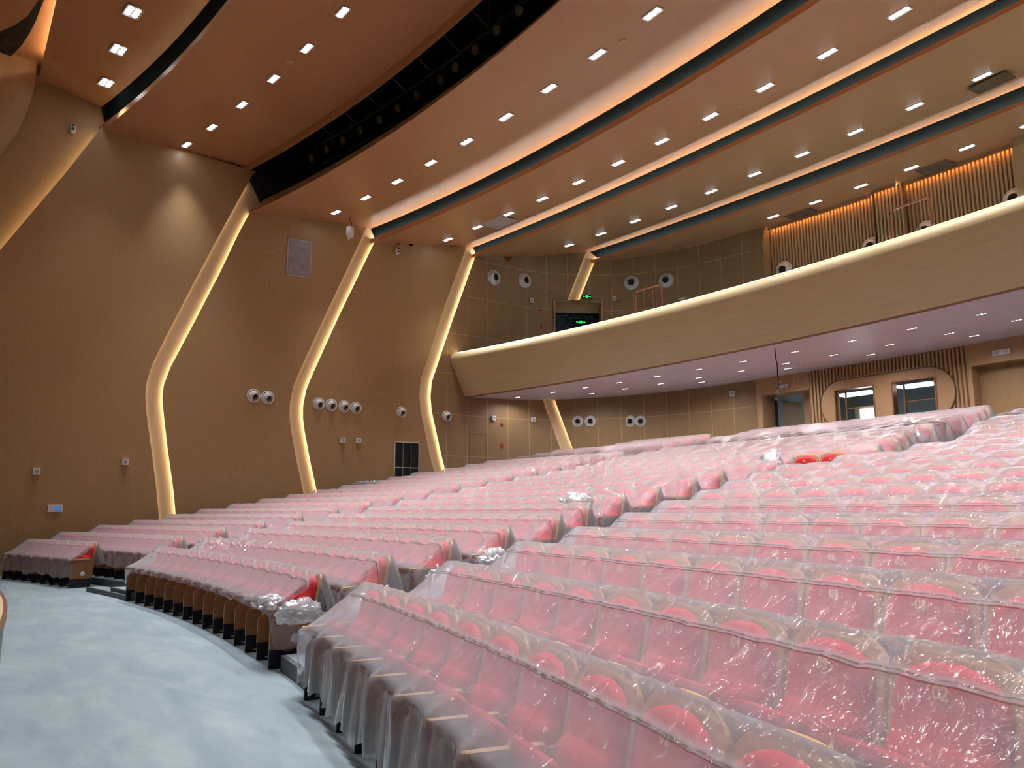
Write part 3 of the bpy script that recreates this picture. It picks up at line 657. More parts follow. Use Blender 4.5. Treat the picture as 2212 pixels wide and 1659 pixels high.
grille(wall_frame(LOW, -2.15, 6.72, -.42), .72, 1.5, 'white louvred panel on the side wall, cut by the picture edge beside the stage', nv=18, shear=.12, name='wall_grille')
grille(wall_frame(LOW, 6.02, 10.34, 0.0), .87, 1.34, 'pale louvred panel high on the side wall between two lit ribs', nv=24, shear=.02, name='wall_grille')
e = grille(wall_frame(LOW, 10.35, 3.42, 0.0), 1.02, 1.50, 'tall black louvred return air panel low on the side wall', nv=34, horiz=True, mats=('white', 'hole'), name='air_grille', fr=.028)
for ch in e.children:
    if ch.name.startswith('louvres'): ch.data.materials[0] = M['dark']
a = MB()
for x in (-.16, .17): a.box((x, 0, .02), (.012, 1.46, .012))
a.box((0, -.18, .02), (.98, .025, .014)); a.obj('mullion', 'grille', e)
def boxspk(mat, label, w=.17, d=.10):
    e = empty('wall_speaker', mat, label, 'speaker', 'small white speakers on the walls')
    a = MB(); a.box((0, 0, d / 2), (w, w, d)); a.obj('body', 'white', e); a = MB(); a.disc((0, 0), w * .33, 16, None, 0, d + .003); a.obj('cone', 'grey', e)
BS = [(LOW, -1.18, 2.80, 'small white box speaker low on the side wall, nearest the stage'), (LOW, 1.03, 3.13, 'small white box speaker low on the side wall, just before the second lit rib'), (LOW, 7.82, 4.11, 'small white box speaker under the row of four nozzles, nearer the stage'), (LOW, 8.41, 4.13, 'small white box speaker under the row of four nozzles, farther from the stage'),
 (LOW, 14.18, 5.31, 'small white box speaker under the balcony above the hidden door'), (LOW, 16.0, 5.33, 'small white box speaker under the balcony before the leaning rib'), (LOW, 24.4, 5.87, 'small white box speaker under the balcony near the open rear door'),
 (UPP, 16.05, 10.39, 'small white box speaker above the balcony beside the dark doorway'), (UPP, 19.75, 10.62, 'small white box speaker above the balcony past the green sign')]
for pl, s, z, l in BS: boxspk(wall_frame(pl, s, z, 0), l)
def camera_unit(s, z, lab, off=0):
    e = empty('security_camera', wall_frame(LOW, s, z, off), lab, 'camera')
    a = MB(); a.lathe([(0, 0), (.06, 0), (.06, .05), (.03, .09)], 14); a.obj('bracket', 'white', e)
    a = MB(); a.lathe([(0, -.13), (.075, -.12), (.09, -.02), (.085, .08), (.05, .14), (0, .15)], 16, Matrix.Translation((0, 0, .12)) @ Matrix.Rotation(PI / 2, 4, 'X')); a.obj('body', 'white', e)
    a = MB(); a.disc((0, .05), .045, 14, Matrix.Translation((0, .02, .205))); a.disc((0, -.06), .045, 14, Matrix.Translation((0, .02, .21))); a.obj('lens', 'hole', e)
camera_unit(-1.05, 13.15, 'white security camera with black lens high on the wall by the stage', -.42); camera_unit(9.75, 11.33, 'white security camera with black lens high between two lit ribs')
e = empty('hanging_sensor', Matrix.Translation((-11.75, 7.5, 11.35)), 'white cylindrical device hanging on a black arm below the ceiling beside the wall', 'sensor')
a = MB(); a.lathe([(0, .20), (.12, .19), (.135, .15), (.135, -.14), (.11, -.16), (0, -.16)], 18); a.obj('body', 'white', e)
for x in (-.1, .1): a = MB(); a.box((x, 0, -.18), (.06, .06, .1)); a.obj('lug', 'white', e)
a = MB(); a.tube([(0, 0, .19), (.05, .05, .34), (-.04, 0, .42), (-.02, 0, .55)], .015, 6); a.obj('arm', 'black', e)
e = empty('wall_thermostat', wall_frame(LOW, -.65, 1.79, 0), 'grey wall control panel with a small blue screen near the seven-seat row', 'control panel')
a = MB(); a.box((0, 0, .02), (.36, .2, .04)); a.obj('body', 'white', e); a = MB(); a.box((.05, 0, .042), (.19, .13, .006)); a.obj('screen', 'screen', e)
for y in (-.05, 0, .05): a = MB(); a.disc((-.11, y), .012, 10, None, 0, .043); a.obj('button', 'grey', e)
def alarm(pl, s, z, lab, box=True):
    e = empty('fire_alarm', wall_frame(pl, s, z, 0), lab, 'alarm', 'red fire alarm devices')
    a = MB()
    if box: a.box((0, 0, .03), (.13, .13, .06)); a.box((0, 0, .065), (.06, .06, .01))
    else: a.lathe([(.06, 0), (.06, .04), (.03, .06), (0, .06)], 14)
    a.obj('body', 'redplastic', e)
alarm(LOW, 14.6, 5.08, 'round red alarm button under the balcony, upper one of two', False); alarm(LOW, 14.6, 4.25, 'square red alarm box under the balcony, lower one of two')
alarm(UPP, 16.49, 10.01, 'round red alarm above the balcony beside the dark doorway', False); alarm(UPP, 16.51, 9.31, 'brown round alarm button low beside the balcony doorway', False)
# hidden service door outline on the panelled wall
m = MB()
for x0, x1, y0, y1 in ((13.06, 13.08, 2.4, 4.63), (13.84, 13.86, 2.4, 4.63), (13.06, 13.86, 4.61, 4.63)):
    m.poly([W(LOW, x0, y0, .004), W(LOW, x1, y0, .004), W(LOW, x1, y1, .004), W(LOW, x0, y1, .004)])
struct(m, 'trim_service_door', 'darkwood')
# exit signs
def exit_sign(mat, lab, lit=True, w=.42):
    e = empty('exit_sign', mat, lab, 'sign')
    a = MB(); a.box((0, 0, .015), (w, w * .32, .03)); a.obj('housing', 'green' if False else ('dark' if lit else 'white'), e)
    a = MB(); k = w / .42; z = .034
    # running figure, an arrow each way
    def pl_(pts): a.poly([(x * k, y * k, z) for x, y in pts])
    mt = 'green' if lit else 'grille'
    for sgn in (-1, 1):
        a = MB()
        if lit: pl_([(sgn * .055, -.012), (sgn * .14, -.012), (sgn * .14, -.035), (sgn * .195, 0), (sgn * .14, .035), (sgn * .14, .012), (sgn * .055, .012)][::sgn])
        else: pl_([(sgn * .05, -.03), (sgn * .17, -.03), (sgn * .17, .03), (sgn * .05, .03)][::sgn])
        a.obj('arrow' if lit else 'lens', mt, e)
    if lit: a = MB(); pl_([(-.05, -.055), (.05, -.055), (.05, .055), (-.05, .055)]); a.obj('pictogram', mt, e)
    if lit:
        a = MB(); z2 = .037
        for q in ([(-.012, .045), (.012, .045), (.012, .025), (-.012, .025)], [(-.02, .02), (.015, .02), (.01, -.015), (-.012, -.015)], [(-.012, -.015), (0, -.015), (-.025, -.048), (-.035, -.045)], [(0, -.015), (.01, -.015), (.035, -.045), (.025, -.048)]): a.poly([(x * k, y * k, z2) for x, y in q])
        a.obj('figure', 'white', e)
exit_sign(wall_frame(UPP, 18.56, 10.66 + .08, 0.02), 'green lit exit sign on the wall above the balcony doorway')
exit_sign(LOBBY, 'green lit exit sign glowing inside the dark balcony doorway', w=.5)
def back_frame(X, z, off): 
    q = BW(X, z, off); n = Vector((-X, -(q.y + R0), 0)).normalized(); return frame(q, Vector((0, 0, 1)).cross(n), Vector((0, 0, 1)), n)
exit_sign(back_frame(-3.26, 5.87, .01), 'unlit white exit sign above the open rear door', False, .36)
exit_sign(back_frame(3.65, 5.88, .01), 'unlit white exit sign above the closed double door', False, .46)
exit_sign(wall_frame(UPP, 22.62, 10.34, .0), 'unlit grey sign on the upper wall above the balcony edge', False, .3)
e = empty('hanging_cable', Matrix.Translation((-.16, 15.11, 6.07)), 'black cable with a frayed end hanging from under the balcony', 'cable')
a = MB(); a.tube([(0, 0, 0), (.01, 0, -.25), (.05, 0, -.5), (.04, 0, -.75), (.07, 0, -1.0), (.03, 0, -1.15)], .016, 6); a.obj('sheath', 'black', e)
a = MB(); a.tube([(.03, 0, -1.15), (-.03, 0, -1.25), (-.05, 0, -1.22)], .006, 5); a.tube([(.03, 0, -1.15), (.03, 0, -1.34)], .006, 5); a.obj('bare_wires', 'white', e)

# ================================================================== CEILING FIXTURES
def downlight(n, ang=0):
    """recessed rectangular fitting with n lamps in a line (or 2 x 3)"""
    e = empty('downlight'); a = MB()
    L, Wd = (.44, .17) if n == 3 else (.50, .36)
    for x0, x1, y0, y1 in ((-L / 2 - .02, L / 2 + .02, Wd / 2, Wd / 2 + .02), (-L / 2 - .02, L / 2 + .02, -Wd / 2 - .02, -Wd / 2), (-L / 2 - .02, -L / 2, -Wd / 2, Wd / 2), (L / 2, L / 2 + .02, -Wd / 2, Wd / 2)):
        a.box(((x0 + x1) / 2, (y0 + y1) / 2, -.006), (x1 - x0, y1 - y0, .014))
    a.poly([(-L / 2, -Wd / 2, -.002), (L / 2, -Wd / 2, -.002), (L / 2, Wd / 2, -.002), (-L / 2, Wd / 2, -.002)]); a.obj('trim', 'white', e)
    lm = MB(); lm.disc((0, 0), .058, 16, None, 0, 0); me = lm.mesh('lamp', 'lamp')
    for i in range(3):
        for y in ((0,) if n == 3 else (-.09, .09)):
            o = link('lamp', me, e); o.location = ((i - 1) * .145, y, -.012)
    return e
DL3 = downlight(3); DL6 = downlight(6)
SPD = bpy.data.lights.new('downlight_beam', 'SPOT'); SPD.energy = 1200; SPD.spot_size = 1.24; SPD.spot_blend = 1.0; SPD.shadow_soft_size = .12; SPD.color = (.93, .96, 1.0)
SPS = bpy.data.lights.new('soffit_beam', 'SPOT'); SPS.energy = 95; SPS.spot_size = 2.9; SPS.spot_blend = .8; SPS.shadow_soft_size = .05; SPS.color = (1.0, .96, .98)
first = {3: True, 6: True}
for o_ in (DL3, DL6): l = bpy.data.objects.new('beam', SPD); COL.objects.link(l); l.parent = o_; l.location = (0, 0, -.05)
def place_dl(X, Y, z, n, lab, grp, rot=0.0):
    src = DL3 if n == 3 else DL6; mat = Matrix.Translation((X, Y, z - .012)) @ Matrix.Rotation(rot, 4, 'Z')
    if first[n]:
        o = src; first[n] = False; o.matrix_world = mat; o['label'] = lab; o['category'] = 'ceiling light'; o['group'] = grp
    else: o = dup(src, mat, lab, grp); o['category'] = 'ceiling light'
    if X < -10.4:
        for ch in o.children:
            if ch.type == 'LIGHT': ch.rotation_euler = (0, -.24 if X < -11 else -.12, 0)
rows = [('b0f', 's1t', -11.37, 1.95, lambda X: -.43, 13, 6, 'front ceiling band beside the stage'),
 ('l1', 'b1r', -12.1 + 1.6, 1.86, lambda X: 3.43 - X * X / 104, 12, 3, 'ceiling band before the lighting bridge'),
 ('l2b', 's3t', -11.47, 1.745, lambda X: 7.87 - X * X / 128, 14, 3, 'ceiling band behind the lighting bridge'),
 ('l3', 's4t', -11.70, 1.715, lambda X: 12.26 - X * X / 176, 14, 3, 'wide middle ceiling band'),
 ('l4', 's5t', -10.55, 1.73, lambda X: 17.12 - X * X / 200, 13, 3, 'ceiling band above the balcony'),
 ('l5', 'b5r', -3.87, 1.70, lambda X: 20.92 - X * X / 200, 9, 3, 'rear ceiling band')]
for a, b, x0, dx, fy, cnt, n, where in rows:
    for i in range(cnt):
        X = x0 + dx * i
        if a == 'l1' and i == 0: pass
        Y = fy(X); place_dl(X, Y, band_z(a, b, X, Y), n, 'bright triple downlight, %s from the side wall in the %s' % (ORD[i + 1], where) if n == 3 else 'bright six-lamp downlight, %s from the side wall in the %s' % (ORD[i + 1], where), 'downlights in the ' + where, -X / 60)
X = -12.13; place_dl(X, 2.03, band_z('l1', 'b1r', X, 2.03), 3, 'bright triple downlight tight against the side wall before the lighting bridge', 'downlights in the ceiling band before the lighting bridge', .2)
# small fittings in the balcony soffit
sm = empty('soffit_light'); a = MB(); a.box((0, 0, -.004), (.30, .07, .008)); a.obj('trim', 'white', sm)
lm = MB(); lm.disc((0, 0), .026, 12, None, 0, 0); me = lm.mesh('lamp', 'lamps')
for i in (-1, 0, 1): o = link('lamp', me, sm); o.location = (i * .09, 0, -.010)
l = bpy.data.objects.new('beam', SPS); COL.objects.link(l); l.parent = sm; l.location = (0, 0, -.03)
q = 0
for rc, xs, nm in ((16.1, [-11.77, -10.0, -8.45, -6.92, -5.28, -3.62, -1.96, -.19, 1.56, 3.2, 4.87, 6.5, 8.1], 'front row'), (17.7, [-9.7, -8.1, -6.5, -4.9, -3.22, -1.59, .03, 1.73, 3.36, 4.99, 6.6], 'middle row'), (18.72, [-5.6, -2.2, .6, 3.53], 'rear row')):
    for i, X in enumerate(xs):
        r = R0 + rc; Y = sqrt(r * r - X * X) - R0; z = 6.05 + .21 * (rc - 14.52) / 5.78 - .004
        lab = 'tiny three-lamp light in the balcony soffit, %s from the side wall in the %s' % (ORD[i + 1], nm)
        mat = Matrix.Translation((X, Y, z)) @ Matrix.Rotation(-X / r, 4, 'Z')
        if q == 0: o = sm; o.matrix_world = mat; o['label'] = lab; o['category'] = 'ceiling light'; o['group'] = 'small lights under the balcony'
        else: o = dup(sm, mat, lab, 'small lights under the balcony'); o['category'] = 'ceiling light'
        q += 1
def ceil_grille(X, Y, z, w, d, lab, rot=0.0, mat_='grille', two=True):
    e = empty('ceiling_grille', Matrix.Translation((X, Y, z - .02)) @ Matrix.Rotation(rot, 4, 'Z'), lab, 'grille'); a = MB(); f = .03
    for c, s in (((0, d / 2), (w, f)), ((0, -d / 2), (w, f)), ((-w / 2, 0), (f, d)), ((w / 2, 0), (f, d))): a.box((c[0], c[1], 0), (s[0], s[1], .02))
    if two: a.box((0, 0, 0), (f, d, .02))
    a.obj('frame', mat_, e); a = MB(); n = int(d / .04)
    for i in range(n): y = -d / 2 + d * (i + .5) / n; a.poly([(-w / 2, y - .012, .004), (w / 2, y - .012, .004), (w / 2, y + .010, -.006), (-w / 2, y + .010, -.006)][::-1])
    a.obj('louvres', mat_ if mat_ == 'grille' else 'ceilgrille', e); a = MB(); a.poly([(-w / 2, -d / 2, .008), (-w / 2, d / 2, .008), (w / 2, d / 2, .008), (w / 2, -d / 2, .008)]); a.obj('backing', 'dark' if mat_ == 'grille' else 'ceilgrille', e)
ceil_grille(-9.12, 11.86, band_z('l3', 's4t', -9.12, 11.86) - .01, 1.05, 1.2, 'bright framed ceiling grille among the lights near the side wall', .05)
ceil_grille(5.0, 17.55, 12.42, .9, .5, 'dark framed ceiling grille beside the glowing cove at the picture edge', -.1, 'ceilgrille', False)
ceil_grille(1.65, 21.45, 12.50, .95, 1.0, 'faint brown ceiling grille in front of the slatted wall, nearer the picture edge', 0, 'ceilgrille'); ceil_grille(-3.2, 21.35, 12.50, 1.0, .95, 'faint brown ceiling grille in front of the slatted wall, nearer the pier', 0, 'ceilgrille')
def disc_on(X, Y, z, r, lab, mat_='tan'):
    o = MB(); o.lathe([(r, 0), (r, -.012), (r * .6, -.03), (0, -.03)], 14, Matrix.Translation((0, 0, 0))); p = o.obj('smoke_detector', mat_, None, label=lab, cat='detector', group='smoke detectors on the ceiling'); p.location = (X, Y, z)
for ka, kb, X, Y, r, l in (('l1', 'b1r', -5.76, 3.07, .11, 'pale round ceiling disc before the lighting bridge'), ('b0f', 's1t', -6.7, -.64, .10, 'round ceiling disc in the front band beside the stage'), ('l2b', 's3t', -7.2, 7.6, .07, 'small tan ceiling disc behind the bridge, near the wall'), ('l2b', 's3t', 1.45, 7.97, .07, 'small tan ceiling disc behind the bridge, far from the wall'),
  ('l3', 's4t', -5.83, 12.4, .07, 'small tan ceiling disc in the middle band near the wall'), ('l3', 's4t', 1.0, 12.57, .07, 'small tan ceiling disc in the middle band far from the wall'), ('l4', 's5t', -9.5, 15.9, .06, 'small tan ceiling disc above the balcony near the wall'), ('l4', 's5t', -4.6, 15.6, .06, 'small tan ceiling disc above the balcony centre'), ('l4', 's5t', .9, 16.0, .06, 'small tan ceiling disc above the balcony towards the picture edge')):
    disc_on(X, Y, band_z(ka, kb, X, Y) - .002, r, l)
# stage spotlights hanging in the bridge
sp = empty('stage_spotlight'); a = MB(); T = Matrix.Rotation(.5, 4, 'X') @ Matrix.Rotation(PI / 2, 4, 'X')
a.lathe([(0, -.34), (.09, -.34), (.11, -.2), (.11, .1), (.14, .14), (.14, .22), (.12, .22)], 16, T); a.obj('body', 'black', sp)
a = MB(); a.disc((0, 0), .125, 16, T, 0, .20); a.obj('lens', 'lens', sp)
a = MB(); a.tube([(-.15, 0, -.02), (-.15, 0, .26), (0, 0, .34), (.15, 0, .26), (.15, 0, -.02)], .014, 6); a.tube([(0, 0, .34), (0, 0, .5)], .02, 6); a.obj('yoke', 'voidsteel', sp)
for i, (X, Y) in enumerate([(-10.16, 5.54), (-9.3, 5.7), (-8.47, 5.88), (-7.54, 6.02), (-6.66, 6.22), (-5.79, 6.36), (-4.87, 6.46), (-3.8, 6.58), (-3.08, 6.59), (-2.16, 6.6), (-1.19, 6.57), (-.3, 6.57), (.8, 6.55), (1.9, 6.5)]):
    mat = Matrix.Translation((X, Y, 13.0)) @ Matrix.Rotation(.25, 4, 'Z'); lab = 'black stage spotlight in the dark bridge opening, %s from the side wall' % ORD[i + 1]
    if i == 0: o = sp; o.matrix_world = mat; tag(o, lab, 'spotlight', 'stage spotlights in the bridge opening')
    else: dup(sp, mat, lab)
# ================================================================== SEATS
SP = .58      # seat spacing
def lerp(a, b, t): return a + (b - a) * t
def sstep(a, b, x): t = min(1, max(0, (x - a) / (b - a))); return t * t * (3 - 2 * t)
def back_y(z): return .395 + (z - .36) * .215          # front face of the wooden shell, leaning back
def shell_mesh():
    m = MB(); Wd = .275; zt = .988; zs = .855; out = []
    N = 16
    out = [(-Wd + .01, .36), (-Wd, .50), (-Wd, zs - .02)]
    for i in range(N + 1):
        a = PI - PI * i / N; c, s_ = cos(a), sin(a)
        out.append((Wd * (abs(c) ** .82) * (1 if c > 0 else -1), zs + (zt - zs) * s_ ** .9))
    out += [(Wd, zs - .02), (Wd, .50), (Wd - .01, .36)]
    pts = [Vector((x, back_y(z) + .02 + .02 * (1 - (x / Wd) ** 2), z)) for x, z in out]
    m.prism(pts, (0, .024, 0)); return m.mesh('back_shell', 'seatwood')
def cushion_mesh():
    m = MB(); z0, zt, zs, Wd = .43, .940, .80, .235; P = []
    zz = [z0 + (.868 - z0) * i / 18 for i in range(19)] + [.880, .900, .917, .930, .937, .940]
    zz = sorted(set(round(z, 4) for z in zz)); zz = [z0 - .0] + zz[1:]
    for z in zz:
        w = Wd if z < zs else Wd * max(.02, (1 - ((z - zs) / (zt - zs + .002)) ** 2.3)) ** .5
        ez = min(1, (z - z0) / .04) ** .5 * max(0, 1 - max(0, (z - zs - .05) / (zt - zs - .05)) ** 3) ** .5 if z > z0 else 0
        T = .055 + .045 * (1 - sstep(.655, .675, z)) * sstep(.43, .6, z)
        row = []
        for j in range(13):
            u = -1 + 2 * j / 12; u = math.copysign(1 - (1 - abs(u)) ** 1.5, u)
            t = T * max(0, ez) * (1 - abs(u) ** 6) ** .5 - .012 * (1 - u * u) * sstep(.65, .8, z)
            row.append(Vector((w * u, back_y(z) + .012 - max(0, t), z)))
        P.append(row)
    m.grid(P, 0, smooth=True, flip=False)
    return m.mesh('back_cushion', 'red')
def pad_mesh():
    m = MB(); Wd, L, T = .225, .40, .055
    y0, z0, y1, z1 = .345, .335, .175, .685                # hinge and front edge of the tipped-up seat
    d = Vector((0, y1 - y0, z1 - z0)).normalized(); nn = Vector((0, -d.z, d.y)); P = []
    n = 10
    for i in range(n + 1):
        v = -1 + 2 * i / n; vv = math.copysign(1 - (1 - abs(v)) ** 1.6, v); c = Vector((0, (y0 + y1) / 2, (z0 + z1) / 2)) + d * vv * L / 2; row = []
        ev = (1 - abs(vv) ** 4) ** .5
        for k in range(20):
            a = 2 * PI * k / 20; cx, sx = cos(a), sin(a)
            row.append(c + Vector((Wd * math.copysign(abs(cx) ** .45, cx) * (.94 + .06 * ev), 0, 0)) + nn * (T * math.copysign(abs(sx) ** .7, sx) * max(.05, ev)))
        P.append(row)
    m.grid(P, 0, smooth=True, closed=True); m.poly(P[-1], 0); return m.mesh('seat_cushion', 'red')
PANEL = [(0, .195), (0, .4505), (.105, .555), (.11, .585), (.50, .60), (.50, .195)]
def panel_mesh(pts, t=.028, x=-.29): m = MB(); m.prism([(x - t / 2, y, z) for y, z in pts], (t, 0, 0)); return m.mesh('side_panel', 'panelwood')
def base_mesh(): m = MB(); m.prism([(-.302, y, z) for y, z in ((.004, 0), (.004, .195), (.45, .195), (.45, 0))], (.024, 0, 0)); m.box((-.29, .1, .012), (.05, .14, .024)); return m.mesh('panel_base', 'black')
def arm_mesh():
    m = MB(); pts = []
    for x, y in ((-.026, -.035), (.026, -.035), (.028, .36), (-.028, .36)): pts.append((x - .29, y, .587))
    m.prism(pts, (0, 0, .028)); return m.mesh('armrest', 'seatwood')
ME = dict(shell=shell_mesh(), cush=cushion_mesh(), pad=pad_mesh(), panel=panel_mesh(PANEL), base=base_mesh(), arm=arm_mesh())
def bolts_mesh():
    m = MB()
    m.box((-.274, .14, .02), (.012, .09, .04)); m.tube([(-.268, .15, .04), (-.268, .15, .075)], .006, 5); return m.mesh('anchor_bolt', 'bolt')
ME['bolt'] = bolts_mesh()
def text_mesh(txt, size, name, mat, bold=.0):
    c = bpy.data.curves.new('t', 'FONT'); c.body = txt; c.size = size; c.align_x = 'CENTER'; c.align_y = 'CENTER'; c.offset = bold; c.extrude = .0006
    o = bpy.data.objects.new('t', c); COL.objects.link(o); dg = bpy.context.evaluated_depsgraph_get()
    me = bpy.data.meshes.new_from_object(o.evaluated_get(dg)); me.name = name
    me.materials.clear(); me.materials.append(M[mat]); bpy.data.objects.remove(o); bpy.data.curves.remove(c); return me
NUM = {}
def number(n):
    if n not in NUM: NUM[n] = text_mesh('%02d' % n, .068, 'seat_number', 'gold', .0010)
    return NUM[n]
# back-of-cushion plane for the embroidery
def seat(n_row, phi, num=None, full=True, end=None, parts=('shell', 'cush', 'pad', 'panel', 'base', 'arm')):
    r = R0 + (n_row - 1) * PITCH; z = TR[n_row - 1]
    mat = Matrix.Translation((r * sin(phi), r * cos(phi) - R0, z)) @ Matrix.Rotation(-phi, 4, 'Z')
    e = empty('theatre_seat', mat)
    names = dict(shell='back_shell', cush='back_cushion', pad='seat_cushion', panel='side_panel', arm='armrest')
    for k in ('shell', 'cush', 'pad', 'panel', 'arm'): 
        o = link(names[k], ME[k], e)
        if k == 'panel' and n_row <= 2:
            b = link('panel_base', ME['base'], o)
            link('anchor_bolt', ME['bolt'], b)
    if num:
        t = link('seat_number', number(num), e); zc = .845
        t.matrix_local = Matrix.Translation((0, back_y(zc) - .040, zc)) @ Matrix.Rotation(PI / 2 - .20, 4, 'X')
    return e
ENDP = [(0, .195), (-.0, .4505), (.08, .555), (.04, .60), (.52, .63), (.475, .195)]
def end_panel(e, side, n_row, tagno=None):
    x = side * .30
    o = link('end_panel', None, None); bpy.data.objects.remove(o)
    me = MB(); me.prism([(x - .016, y, z) for y, z in ENDP], (.032, 0, 0)); p = me.obj('end_panel', 'panelwood', e)
    me = MB(); me.prism([(x - .014, y, z) for y, z in ((.0, 0), (.0, .195), (.475, .195), (.45, 0))], (.028, 0, 0)); me.obj('panel_base', 'black', p)
    a = MB(); a.prism([(x - .03, -.035, .60), (x + .03, -.035, .60), (x + .03, .40, .615), (x - .03, .40, .615)], (0, 0, .028)); a.obj('armrest', 'seatwood', e)
    if tagno:
        T = Matrix.Translation((x + side * .018, .27, .30)) @ Matrix.Rotation(side * PI / 2, 4, 'Y') @ Matrix.Rotation(side * PI / 2, 4, 'Z')
        a = MB(); a.lathe([(0, .004), (.046, .004), (.05, 0)], 24, T); d = a.obj('row_number_disc', 'white', p)
        t = text_mesh(tagno, .055, 'numeral', 'grey'); t.transform(T @ Matrix.Translation((0, 0, .006))); link('numeral', t, d)
# rows: (block, row, first phi, step count)
def edge_phi(n, X): r = R0 + .527 + (n - 1) * PITCH; return asin(X / r)
ROWS = []
Cstart = {1: (.1587, 10), 2: (.1565, 11), 3: (.1521, 11), 4: (.1463, 12), 5: (.1406, 12)}
Nfirst = [10, 11, 11, 12, 12, 13, 13, 15, 16, 16, 17, 17, 18, 18, 19, 19, 20, 20, 21, 21, 22, 22]
for n in range(1, NR + 1):
    rt = R0 + .527 + (n - 1) * PITCH; dp = SP / rt
    if n in Cstart: p0, k = Cstart[n]
    else:
        p0 = edge_phi(n, CL[n]) + dp / 2; k = 13 if n < 10 else 12
        k = min(k, int((edge_phi(n, 12.3) - p0) / dp) + 1)
    ROWS.append(('C', n, p0, dp, k))
    if n == 1: ROWS.append(('B', 1, -.1058 + dp / 2 * 1.0, SP / R0, 14))
    else:
        xr = BR[n]; a, b = edge_phi(n, -3.85), edge_phi(n, xr); k = round((b - a) / dp); ROWS.append(('B', n, b - dp * (k - .5), dp, k))
    if n == 1: ROWS.append(('A', 1, -.3095 + SP / R0 / 2, SP / R0, 7))
    elif n < 21:
        a, b = edge_phi(n, -12.05 if n < 15 else -11.7 if n < 18 else -11.0), edge_phi(n, -5.3); k = round((b - a) / dp); ROWS.append(('A', n, b - dp * (k - .5), dp, k))
    else:
        b = edge_phi(n, -5.4); ROWS.append(('A', n, b - dp * 5.5, dp, 6))
BLK = {'A': 'far left block', 'B': 'middle block', 'C': 'nearest block'}
SIDE = {'A': 'beside the wall', 'B': 'between the aisles', 'C': 'on the right'}
K12 = [k for b_, n, _, _, k in ROWS if b_ == 'B' and n == 12][0]
UNCOVERED_ = {('B', 12, K12 - 1), ('B', 12, K12 - 2)}
cands = []
for blk, n, p0, dp, k in ROWS:
    for i in range(k):
        phi = p0 + dp * i; r = R0 + (n - 1) * PITCH + .4; P = Vector((r * sin(phi), r * cos(phi) - R0, ZT[n - 1]))
        d = P - CAM; ang = math.degrees(math.atan2(d.x, d.y)) + 54.03
        if abs(ang) > 37.5: continue
        vis = 1.0
        cands.append((d.length * (.7 if (blk == 'A' and n == 1) or (blk, n, i) in UNCOVERED_ else 1), blk, n, i, k, phi))
cands.sort()
IND = cands[:300]; REST = cands[300:]
K12 = [k for b_, n, _, _, k in ROWS if b_ == 'B' and n == 12][0]
UNCOVERED = {('B', 12, K12 - 1), ('B', 12, K12 - 2)}
for d, blk, n, i, k, phi in IND:
    num = None
    if blk == 'C' and n <= 10: num = Nfirst[n - 1] - i
    elif blk == 'B' and n >= 2 and d < 16: num = Nfirst[n - 1] + (k - i)
    if (blk, n, i) in UNCOVERED: num = 15 + K12 - 1 - i
    if num is not None and num < 1: num = None
    e = seat(n, phi, num)
    if (blk, n, i) in UNCOVERED: lab = 'bare bright red seat without film, %s of the two uncovered ones beside the aisle' % ('left' if i == K12 - 2 else 'right')
    else: lab = 'film-covered red seat, %s from the left in the %s row of the %s' % (ORD[i + 1], ORD[n], BLK[blk])
    tag(e, lab, 'seat', 'theatre seats in the %s row of the %s' % (ORD[n], BLK[blk]))
    if i == k - 1 or i == 0:
        sd = 1 if i == k - 1 else -1
        end_panel(e, sd, n, '1' if n == 1 and ((blk in 'AB' and sd == 1)) else None)
# the far seats, too many to count one by one
m = MB()
def bake(me, T, mi):
    b = len(m.v); m.v += [tuple(T @ v.co) for v in me.vertices]
    for p in me.polygons: m.f.append(tuple(b + i for i in p.vertices)); m.m.append(mi); m.sm.append(p.use_smooth); m.uv.append(None)
for d, blk, n, i, k, phi in REST:
    r = R0 + (n - 1) * PITCH; T = Matrix.Translation((r * sin(phi), r * cos(phi) - R0, TR[n - 1])) @ Matrix.Rotation(-phi, 4, 'Z')
    bake(ME['shell'], T, 0); bake(ME['cush'], T, 1); bake(ME['panel'], T, 2); bake(ME['arm'], T, 0)
    if n < 4: bake(ME['base'], T, 3); bake(ME['pad'], T, 1)
    if i == k - 1:
        T2 = T @ Matrix.Translation((.58, 0, 0)); bake(ME['panel'], T2, 2)
if REST: m.obj('distant_theatre_seats', ['seatwood', 'red', 'panelwood', 'black'], kind='stuff', label='rows of red theatre seats under clear film, farthest from the stage and along the side wall', cat='seats')
print('SEATS', len(IND), len(REST))

